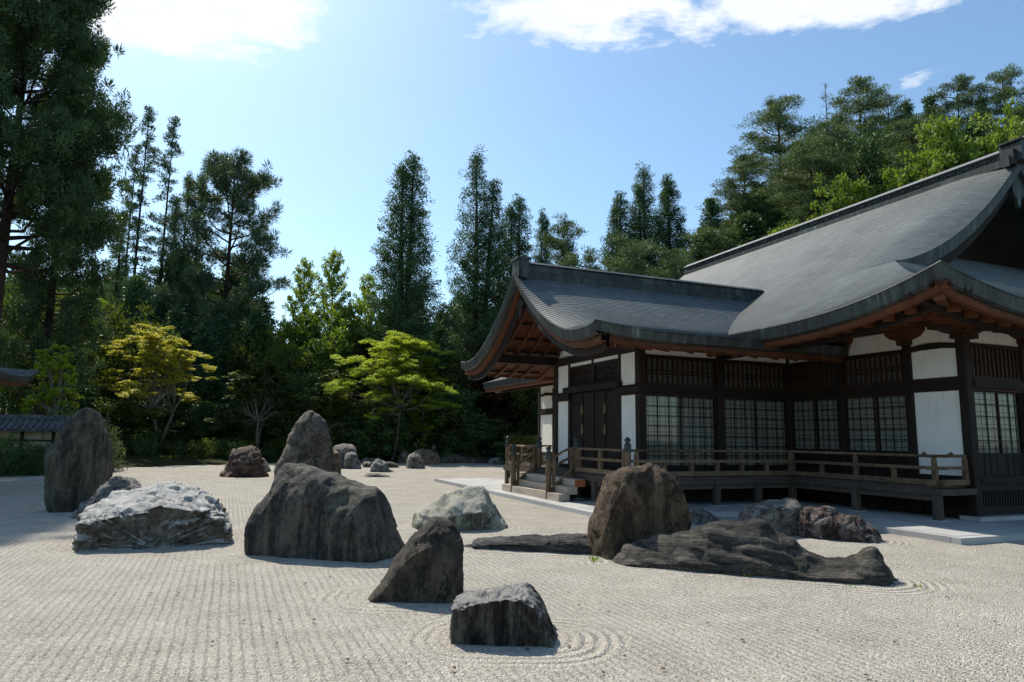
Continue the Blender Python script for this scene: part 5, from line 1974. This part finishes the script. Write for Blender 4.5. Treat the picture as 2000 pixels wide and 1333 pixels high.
proto('under', broad_tree, 6, 2.8, seed=46, leaf=L_UNDER, start=.1, nl=22, per=46, L=.22, W=.12, r0=.1)
proto('evergreen', broad_tree, 6.5, 2.8, seed=48, leaf=L_EVER, start=.05, nl=24, per=46, L=.22, W=.1, r0=.1)
proto('ginkgo', ginkgo_tree, 19, 3.0, seed=51)
proto('dead', dead_tree, 18, None, seed=52)
proto('yellow', maple_tree, 8.6, 4.1, seed=61, stems=3, leaf=L_YELLOW, pads=36, base=.34, per=88, dens=.9, L=.125, W=.08)
proto('green', maple_tree, 9.8, 5.2, seed=62, stems=2, leaf=L_MAPLE, bark=M_BARK_GREY, pads=60, base=.34, per=90, bare=6, sx=.8, L=.125, W=.08)
proto('small', maple_tree, 4.4, 1.9, seed=63, stems=1, leaf=L_MAPLE, pads=22, base=.42, per=36, L=.13)
proto('redmaple', maple_tree, 6, 3.0, seed=64, stems=1, leaf=L_RED, bark=M_BARK, pads=30, base=.3, per=56)
proto('darkmaple', maple_tree, 6.5, 3.2, seed=65, stems=2, leaf=L_UNDER, bark=M_BARK_PALE, pads=30, base=.36, per=56, bare=3)
proto('bush', shrub, 1.1, 1.2, seed=71)
proto('bush2', shrub, 1.0, 1.3, seed=72, leaf=L_UNDER)
proto('gloss', shrub, 2.4, 1.5, seed=73, leaf=L_GLOSS, n=120, per=44, L=.17, W=.055, cl=.32)
proto('camellia', shrub, 3.2, 2.2, seed=74, leaf=L_EVER, n=190, per=46, L=.17, W=.06, cl=.36)


def plant(kind, x, y, H, wid, name, label, cat, group=None, rot=None, z=None):
    """one tree or shrub of height H, half width wid metres (None: in proportion)"""
    tr, cr, h0, r0 = PROTO[kind]
    z0 = float(terrain(x, y)) if z is None else z
    e = empty(name, (x, y, z0 - .02), rnd.random() * 6.28 if rot is None else rot)
    sz = H / h0
    sx = wid / r0 if wid else sz
    for nm, me in (('trunk', tr), ('crown', cr)):
        if me is not None:
            link(nm, me, e, scale=(sx, sx, sz))
    tag(e, label, cat, group)
    return e

# kind, x, y, height, half width, name, label, group
TREES = [
    ('giant', -25.4, 33, 30.5, 4.7, 'cedar_tree', 'huge dark cedar at the edge of the garden rising out of the picture', None),
    ('giant2', -27.5, 40, 26.5, 2.6, 'cedar_tree', 'dark cedar with a narrow spire just beside the huge cedar', None),
    ('sparse', -41.3, 73, 38.0, 2.24, 'conifer_tree', 'tallest of the thin bare-stemmed conifers against the sky', None),
    ('sparse', -39.2, 74, 37.2, 2.31, 'conifer_tree', 'thin bare-stemmed conifer just right of the tallest thin one', None),
    ('sparse', -44.9, 77, 35.1, 2.11, 'conifer_tree', 'thin bare-stemmed conifer half hidden by the cedar spire', None),
    ('narrow', -34.8, 70, 28.7, 1.19, 'cypress_tree', 'slim dark spire of cypress left of the tall round-crowned pine', 'slim spires beside the pine'),
    ('narrow', -33.9, 71, 29.4, 1.25, 'cypress_tree', 'slim dark spire of cypress touching the tall round-crowned pine', 'slim spires beside the pine'),
    ('narrow', -38.4, 75, 27.4, 1.19, 'cypress_tree', 'shorter slim spire of cypress below the thin conifers', 'slim spires beside the pine'),
    ('narrow', -40.9, 69, 24.0, 1.41, 'cypress_tree', 'dark pointed cypress between the big cedars and the thin conifers', None),
    ('bigpine', -28.1, 66, 28.9, 5.81, 'pine_tree', 'tall pine with round open crown and bare dark trunk', None),
    ('ginkgo', -17.2, 64, 19.4, 2.7, 'ginkgo_tree', 'tallest light green feathery tree in the gap of the forest', None),
    ('ginkgo', -20.6, 66, 19.0, 2.5, 'ginkgo_tree', 'light green feathery tree next to the tall pine', None),
    ('ginkgo', -14.2, 66, 17.6, 2.4, 'ginkgo_tree', 'light green feathery tree next to the double-topped cypress', None),
    ('column', -9.7, 60, 26.8, 4.0, 'cypress_tree', 'tall columnar cypress with a double top standing free against the sky', None),
    ('column2', -3.1, 60, 27.1, 4.2, 'cypress_tree', 'tall ragged columnar cypress, the nearer one to the porch roof', None),
    ('column', .2, 63, 24.0, 3.4, 'cypress_tree', 'columnar cypress partly behind the ragged tall one', None),
    ('column', 3.3, 72, 25.8, 2.2, 'cypress_tree', 'slim cypress top just above the porch ridge end', None),
    ('layer', 4.7, 62, 21.2, 2.6, 'pine_tree', 'small tiered pine above the middle of the porch ridge', None),
    ('column2', 13.0, 66, 24.8, 4.0, 'cypress_tree', 'middle and tallest top of the three dark cypresses behind the porch', None),
    ('column', 15.8, 67, 21.2, 3.4, 'cypress_tree', 'right one of the three dark cypresses behind the porch', None),
    ('column', 10.4, 65, 23.6, 3.3, 'cypress_tree', 'left one of the three dark cypresses behind the porch', None),
    ('cone', 18.6, 62, 14.2, 2.6, 'fir_tree', 'dense dark cone-shaped fir at the foot of the hillside', None),
    ('layer', 8.2, 46, 15.1, 3.0, 'pine_tree', 'olive green spreading pine right behind the porch ridge', None),
    ('layer', 5.3, 50, 15.5, 2.3, 'pine_tree', 'smaller olive pine behind the porch ridge', None),
    ('layer', 11.4, 48, 14.0, 2.3, 'pine_tree', 'low olive pine where the two roofs meet', None),
    ('hillpine', 23.2, 66, 14.6, 3.5, 'pine_tree', 'lowest big tiered pine on the hillside edge against the sky', None),
    ('hillpine', 29.5, 72, 18.7, 4.6, 'pine_tree', 'broad flat-topped pine on the hillside left of the dead tree', None),
    ('hillpine2', 39.9, 74, 21.2, 4.4, 'pine_tree', 'tall pine on the hillside right of the dead tree', None),
    ('hillpine', 44.4, 76, 21.0, 3.6, 'pine_tree', 'dark pine on the hill crest behind the tall pine', None),
    ('hillpine2', 49.8, 72, 20.6, 3.4, 'pine_tree', 'pine on the hill crest above the main roof gable', None),
    ('hillpine', 52.0, 68, 19.9, 3.6, 'pine_tree', 'pine with open top at the edge of the picture on the hill', None),
    ('hillpine2', 36.1, 78, 17.3, 3.5, 'pine_tree', 'pine behind the dead tree on the hill', None),
    ('cone', 47.5, 78, 21.1, 2.9, 'fir_tree', 'dense dark conifer on the hill crest', 'dense conifers on the hill'),
    ('cone', 47.8, 74, 20.0, 2.8, 'fir_tree', 'dense dark conifer on the hill crest', 'dense conifers on the hill'),
    ('cone', 58.1, 80, 23.2, 3.0, 'fir_tree', 'dense dark conifer on the hill crest', 'dense conifers on the hill'),
    ('cone', 40.3, 80, 19.6, 3.0, 'fir_tree', 'dense dark conifer on the hill crest', 'dense conifers on the hill'),
    ('cone', 28.3, 76, 11.1, 2.9, 'fir_tree', 'dense dark conifer on the hill crest', 'dense conifers on the hill'),
    ('dead', 33.9, 70, 19.3, 1.7, 'dead_tree', 'leafless grey dead tree sticking up from the hillside pines', None),
    ('broad', 19.3, 50, 12.6, 2.9, 'broadleaf_tree', 'bright leafy tree behind the main ridge, second from the porch', 'bright leafy trees behind the main ridge'),
    ('broad', 21.7, 50, 12.8, 2.9, 'broadleaf_tree', 'bright leafy tree behind the main ridge, third from the porch', 'bright leafy trees behind the main ridge'),
    ('broad', 25.4, 51, 14.0, 2.6, 'broadleaf_tree', 'bright leafy tree behind the main ridge, fourth from the porch', 'bright leafy trees behind the main ridge'),
    ('broad', 30.7, 50, 15.6, 3.3, 'broadleaf_tree', 'bright leafy tree behind the main ridge, sixth from the porch', 'bright leafy trees behind the main ridge'),
    ('broad', 33.5, 50, 18.4, 3.6, 'broadleaf_tree', 'bright leafy tree behind the main ridge, seventh from the porch', 'bright leafy trees behind the main ridge'),
    ('broad', 35.4, 48, 20.0, 3.2, 'broadleaf_tree', 'bright leafy tree behind the main ridge, eighth from the porch', 'bright leafy trees behind the main ridge'),
    ('broad', 28.2, 52, 11.6, 2.8, 'broadleaf_tree', 'bright leafy tree behind the main ridge, fifth from the porch', 'bright leafy trees behind the main ridge'),
    ('broad', 17.6, 52, 11.8, 2.4, 'broadleaf_tree', 'bright leafy tree behind the main ridge, first from the porch', 'bright leafy trees behind the main ridge'),
    # trees of the garden's far bank
    ('yellow', -24.4, 47.0, 8.4, 4.1, 'maple_tree', 'yellow-leaved maple with three pale stems at the gravel edge', None),
    ('green', -8.9, 52.0, 9.6, 5.2, 'maple_tree', 'wide fresh green maple with tiered sprays and bare grey limbs', None),
    ('small', -6.6, 52.5, 4.6, 1.9, 'maple_tree', 'small light green tree behind the grey-brown rounded boulder', None),
    ('redmaple', -1.8, 56, 6.4, 3.0, 'maple_tree', 'dark red maple in the shade beside the porch eave', None),
    ('darkmaple', -18.4, 50.5, 6.6, 3.2, 'maple_tree', 'dark green maple with crooked pale stems behind the red-brown rock', None),
    ('darkmaple', -13.5, 53, 6.2, 3.0, 'maple_tree', 'dark green maple behind the tallest pointed rock', None),
    ('small', -23.9, 35.5, 6.0, 1.5, 'maple_tree', 'pale leafy branchy tree beside the wooden eave at the picture edge', None),
    ('gloss', -20.7, 34.5, 2.7, 1.25, 'shrub', 'glossy light-catching shrub right behind the tall dark upright rock', None),
    ('camellia', -21.6, 33.4, 3.3, 1.9, 'shrub', 'tall dark evergreen shrub behind the tall dark upright rock', None),
    ('camellia', -21.0, 30.6, 1.7, .9, 'shrub', 'rounded evergreen shrub at the end of the plaster wall', None),
    ('camellia', -21.9, 29.6, 2.1, 1.1, 'shrub', 'upright evergreen shrub half hiding the plaster wall', None),
    ('camellia', -22.8, 30.0, 1.3, 1.0, 'shrub', 'low evergreen shrub at the picture edge in front of the plaster wall', None),
]
for (k_, x, y, H, wd, nm, lb, gr) in TREES:
    plant(k_, x, y, H, wd, nm, lb, nm.split('_')[-1], gr)

# second line of pines and firs that fill the hillside
for i in range(26):
    x = 17 + (i % 9) * 4.6 + rnd.uniform(-1.4, 1.4)
    y = 57 + (i // 9) * 7.5 + rnd.uniform(-2, 2)
    plant(('hillpine2', 'cone', 'hillpine', 'evergreen')[i % 4], x, y, rnd.uniform(9, 13), rnd.uniform(3.2, 4.2), 'hillside_tree', 'dark conifer lower on the wooded hillside', 'tree', 'trees filling the hillside')

# forest behind the garden
nf = 0
for rowi, (y0, n, h0, h1) in enumerate(((63, 19, 9, 13), (70, 20, 11, 15.5), (78, 19, 13, 18), (88, 18, 15, 20))):
    for i in range(n):
        x = (-48 + (i + rnd.uniform(.1, .9)) * (54 / n)) * (y0 / 58)
        y = y0 + rnd.uniform(-2, 2)
        H = rnd.uniform(h0, h1)
        px = x / y
        if px < -.36:
            H *= 1.2
        if -.36 < px < -.20 and H > 11.5:
            H = rnd.uniform(9, 11.5)
        plant(('forest', 'forest2')[(i + rowi) % 2], x, y, H, None, 'forest_tree', 'dark forest conifer in the woods behind the garden', 'tree', 'forest conifers behind the garden')
for i in range(30):
    x = -42 + i * 1.62 + rnd.uniform(-.6, .6)
    y = 52.5 + rnd.uniform(-.6, 4)
    if x < -24:
        y = 41 + rnd.uniform(0, 8) if x > -34 else 36 + rnd.uniform(0, 9)
    plant(('evergreen', 'evergreen', 'under', 'evergreen')[i % 4], x, y, rnd.uniform(3.2, 6.5), rnd.uniform(2.0, 2.9), 'understory_tree', 'dark leafy understory tree at the forest edge', 'tree', 'understory trees at the forest edge')
for i in range(24):
    x = -38 + i * 1.75 + rnd.uniform(-.6, .6)
    plant(('evergreen', 'evergreen', 'under', 'evergreen')[i % 4], x, 59 + rnd.uniform(-1.5, 1.5), rnd.uniform(5, 8.5), rnd.uniform(2.3, 3.2), 'understory_tree', 'dark leafy understory tree at the forest edge', 'tree', 'understory trees at the forest edge')
# mid-height leafy trees catching light inside the wood
for (x, y, H, wd, k_) in ((-34, 50, 12.5, 3.2, 'under'), (-31, 47, 11, 3.0, 'under'), (-37, 53, 13, 3.4, 'under'), (-28, 51, 10.5, 2.8, 'under'), (-15.6, 58, 11.5, 2.8, 'broad'),
                          (-19, 57, 9.5, 2.6, 'under'), (-5.5, 57, 9, 2.6, 'under'), (1.6, 58, 10, 2.8, 'under'), (4, 55, 8, 2.6, 'under'), (-40, 44, 9, 3, 'evergreen'), (-15.0, 61, 15, 3.2, 'broad'), (-19.5, 62, 14, 3.2, 'broad'), (-23.5, 61, 11.5, 3, 'under'), (-12.2, 61, 11, 2.8, 'under'), (-17.4, 57.5, 8.5, 2.6, 'under'), (-32.5, 53.5, 12.5, 3.2, 'under'), (-36, 56, 13.5, 3.2, 'broad'), (-6.8, 60, 9.5, 2.6, 'under'), (-28.6, 55, 9, 2.6, 'yellow')):
    plant(k_, x, y, H, wd, 'leafy_tree', 'leafy green tree catching light among the dark forest conifers', 'tree', 'leafy trees inside the wood')
# clipped shrubs along the far gravel edge
for i in range(24):
    t = i / 23
    x = -24 + 25 * t + rnd.uniform(-.4, .4)
    y = 44.0 + 9 * min(1, t * 1.5) ** .8 + rnd.uniform(0, 1.2)
    plant(('bush', 'bush2')[i % 2], x, y, rnd.uniform(.7, 1.5), rnd.uniform(.9, 1.5), 'low_shrub', 'low dark shrub along the far edge of the gravel', 'shrub', 'low shrubs along the far gravel edge')


def hedge():
    rng = np.random.default_rng(5)
    n = 260
    c = np.stack([rng.uniform(-1.9, 1.9, n), rng.uniform(-.55, .55, n), rng.uniform(.05, 1.85, n)], 1)
    f = rng.integers(0, 3, n)
    c[f == 0, 1] = -.55
    c[f == 1, 2] = 1.85
    v, q, ti = leaf_quads(c, np.full((n, 3), .16), 70, .08, .045, 'leaf', rng)
    e = empty('hedge', (1.6, 47.5, 0), R(8))
    link('crown', fast_mesh('crown', v, q, L_UNDER, ti), e)
    MB().box((-1.85, -.5, -.1), (1.85, .5, 1.75)).build('trunk', M_EARTH, e)
    tag(e, 'clipped box hedge beyond the far veranda corner', 'hedge')


hedge()

# ------------------------------------------------------------------ things at the left edge
M_TILE = rock_mat('grey_roof_tile', (0.04, 0.044, 0.048), (0.09, 0.095, 0.10), (0.17, 0.18, 0.19), scale=3, bump=.3)


def boundary_wall():
    e = empty('boundary_wall', (-21.6, 31.8, 0), R(4))
    MB().box((-14, -.12, 0), (1.2, .12, 1.95)).build('plaster', M_PLASTER2, e)
    MB().box((-14, -.2, -.1), (1.25, .2, .35)).build('stone_base', M_GRANITE, e)
    for i in range(11):
        x = -13.2 + i * 1.38
        MB().box((x - .06, -.2, 0), (x + .06, -.121, 1.95)).build('post', M_BEAM, e)
    for z in (.75, 1.45):
        MB().box((-14, -.17, z), (1.2, -.122, z + .08)).build('rail', M_BEAM, e)
    rf = MB().prism([(-.62, 1.93), (-.6, 1.88), (0, 2.0), (.6, 1.88), (.62, 1.93), (.06, 2.5), (-.06, 2.5)], 0, -14.2, 1.4).build('roof', M_TILE, e)
    tile = MB().tube([(0, -.64, 1.95), (0, -.05, 2.52)], .06, 6).mesh('tile', M_TILE)
    for i in range(51):
        link('tile', tile, rf, (-14 + i * .3, 0, 0))
    MB().box((-14.3, -.12, 2.46), (1.5, .12, 2.66)).build('ridge', M_TILE, rf)
    tag(e, 'cream plaster wall with dark timbers and grey tiled coping at the picture edge', 'wall')


def plaster2():
    m, k, out = newmat('cream_plaster')
    tc = k.n('ShaderNodeTexCoord').outputs['Object']
    col = k.ramp(k.noise(tc, 1.4, 6, .6), [(.3, (.30, .25, .15)), (.7, (.46, .40, .28))])
    principled(k, out, **{'Base Color': col, 'Roughness': .9})
    return m


M_PLASTER2 = plaster2()
boundary_wall()


def gatehouse():
    """neighbouring building whose eave corner enters the picture"""
    e = empty('gatehouse', (-20.9, 21.3, -.75), R(22.3))
    MB().box((-6.5, -2.2, 0), (-1.9, 2.2, 4.1)).build('wall', M_PLASTER2, e)
    for x in (-6.5, -4.2, -1.9):
        for y in (-2.25, 2.25):
            MB().box((x - .12, y - .1, 0), (x + .12, y + .1, 4.4)).build('post', M_DARK, e)
    rows = []
    for s, lip in courses(4.4, .16, .03):
        t = s / 4.4
        z = 4.55 + 1.9 * t ** 1.4 + lip
        up = .5 * max(0, 1 - t * 2.5)
        h = 4.4 * (1 - t)
        hx = h
        pts = []
        for j in range(13):
            a = -1 + j / 6
            pts.append((hx * 1.0 - .2, h * a, z + up * abs(a) ** 4))
        for j in range(1, 13):
            a = 1 - j / 6
            pts.append((-4.2 + (hx + 4.0) * (1 - j / 12) * 1.0, h, z + up * (1 - j / 12) ** 4))
        rows.append(pts)
    mb = MB().quadgrid(rows)
    rows2 = [[(x, -y, z) for x, y, z in r_[12:]] for r_ in rows]
    mb.quadgrid(rows2)
    rf = mb.build('roof', M_ROOF, e)
    edge = rows[0]
    r1 = [[(x * .995, y * .995, z + .005) for x, y, z in edge], [(x * .985, y * .985, z - .2) for x, y, z in edge], [(x * .93, y * .93, z - .22) for x, y, z in edge]]
    MB().quadgrid(r1).build('eave_edge', M_PATINA, rf)
    r2 = [[(x * .96, y * .96, z - .2) for x, y, z in edge], [(x * .955, y * .955, z - .36) for x, y, z in edge], [(x * .9, y * .9, z - .36) for x, y, z in edge], [(x * .5, y * .5, 4.5) for x, y, z in edge]]
    MB().quadgrid(r2).build('soffit', M_ORANGE, rf)
    for j in range(11):
        y = -4.0 + j * .8
        MB().beam((3.9, y, 4.42), (1.0, y * .8, 4.5), .1, .12).build('rafter', M_SOFFIT, rf)
    tag(e, 'timber gatehouse whose upturned wooden eave corner enters at the picture edge', 'building')


gatehouse()


def far_hall():
    e = empty('far_hall', (-38, 84, 0), R(-8))
    MB().box((-16, -3, 0), (16, 4, 7.2)).build('wall', M_PLASTER, e)
    MB().prism([(-4.6, 7.0), (5.6, 7.0), (.5, 10.6)], 0, -17, 17).build('roof', M_PLASTER, e)
    for i in range(13):
        MB().box((-15 + i * 2.4, -3.06, 0), (-14.8 + i * 2.4, -3.0, 7)).build('post', M_DARK, e)
    tag(e, 'sunlit white building glimpsed between the forest trunks', 'building')


far_hall()

# ------------------------------------------------------------------ small plants in the gravel


def tuft(name, x, y, n, h, spread, label, cat, leaf=None, wide=.012, seed=1, group=None, z=0.0):
    rng = np.random.default_rng(seed)
    az = rng.random(n) * 6.28
    r_ = spread * rng.random(n) ** .6
    base = np.stack([np.cos(az) * r_ * .6, np.sin(az) * r_ * .6, np.full(n, -.01)], 1)
    hh = h * (.5 + .6 * rng.random(n))
    tip = base + np.stack([np.cos(az) * hh * .55, np.sin(az) * hh * .55, hh], 1)
    mid = base * .45 + tip * .55 + np.array([0, 0, .08 * h])
    sd = np.stack([-np.sin(az), np.cos(az), rng.normal(0, .2, n)], 1) * wide
    v = np.stack([base, mid + sd, tip, mid - sd], 1).reshape(-1, 3)
    me = fast_mesh(name, v, np.arange(n * 4).reshape(-1, 4), leaf or L_GRASS, rng.random(n))
    o = link(name, me, None, (x, y, z))
    tag(o, label, cat, group)
    return o


tuft('grass_tuft', 1.33, 11.0, 26, .11, .1, 'grass tuft growing at the foot of the tall rusty rock', 'grass', wide=.008, seed=3)
tuft('weed_plant', 3.33, 9.93, 10, .09, .04, 'small weed growing against the middle of the long wavy rock', 'weed', wide=.018, seed=4)
tuft('weed_plant', 5.42, 9.42, 14, .05, .07, 'little green weed at the tail tip of the long wavy rock', 'weed', wide=.016, seed=5)
tuft('weed_plant', 4.55, 9.43, 18, .035, .12, 'yellow-green weed under the neck of the long wavy rock', 'weed', wide=.014, seed=6)
tuft('grass_tuft', -22.2, 44.6, 260, .55, 1.3, 'bright grass clump at the foot of the yellow maple', 'grass', wide=.04, seed=7, z=.0)
tuft('fern_clump', -20.6, 45.4, 160, .6, .9, 'dark ferns beside the bright grass clump', 'fern', leaf=L_UNDER, wide=.06, seed=8, z=.0)

# fallen leaves scattered on the near gravel
M_FALLEN = leaf_mat('fallen_leaves', (0.10, 0.035, 0.015), (0.34, 0.16, 0.05), .1)
rng = np.random.default_rng(99)
for i in range(46):
    lx, ly = rng.uniform(-5.5, 5.5), rng.uniform(4.6, 9.5)
    s_ = rng.uniform(.010, .022)
    a_ = [2 * math.pi * j / 7 for j in range(7)]
    m_ = MB()
    m_.v = [(0, 0, .006)] + [(s_ * math.cos(t) * (1 + .5 * (j % 2)), s_ * math.sin(t) * (1 + .5 * (j % 2)), .002 + .006 * (j % 3)) for j, t in enumerate(a_)]
    m_.f = [(0, 1 + j, 1 + (j + 1) % 7) for j in range(7)]
    o = m_.build('fallen_leaf', M_FALLEN)
    o.location = (lx, ly, .018)
    tag(o, 'tiny dry leaf lying on the near gravel', 'leaf', 'dry leaves on the near gravel')

# say which one of its row each of these is
ORD = 'first second third fourth fifth sixth seventh eighth ninth tenth eleventh twelfth thirteenth fourteenth fifteenth sixteenth seventeenth eighteenth nineteenth twentieth twenty-first twenty-second twenty-third twenty-fourth'.split()
for grp, txt in (('low shrubs along the far gravel edge', 'low dark shrub along the far gravel edge, {} counting from the left'),
                 ('leafy trees inside the wood', 'leafy tree catching light inside the wood, {} counting from the left'),
                 ('dense conifers on the hill', 'dense dark conifer on the hill crest, {} counting from the left')):
    row_ = sorted([o for o in C.objects if o.get('group') == grp], key=lambda o: o.location.x / o.location.y)
    for i, o in enumerate(row_):
        o['label'] = txt.format(ORD[i])
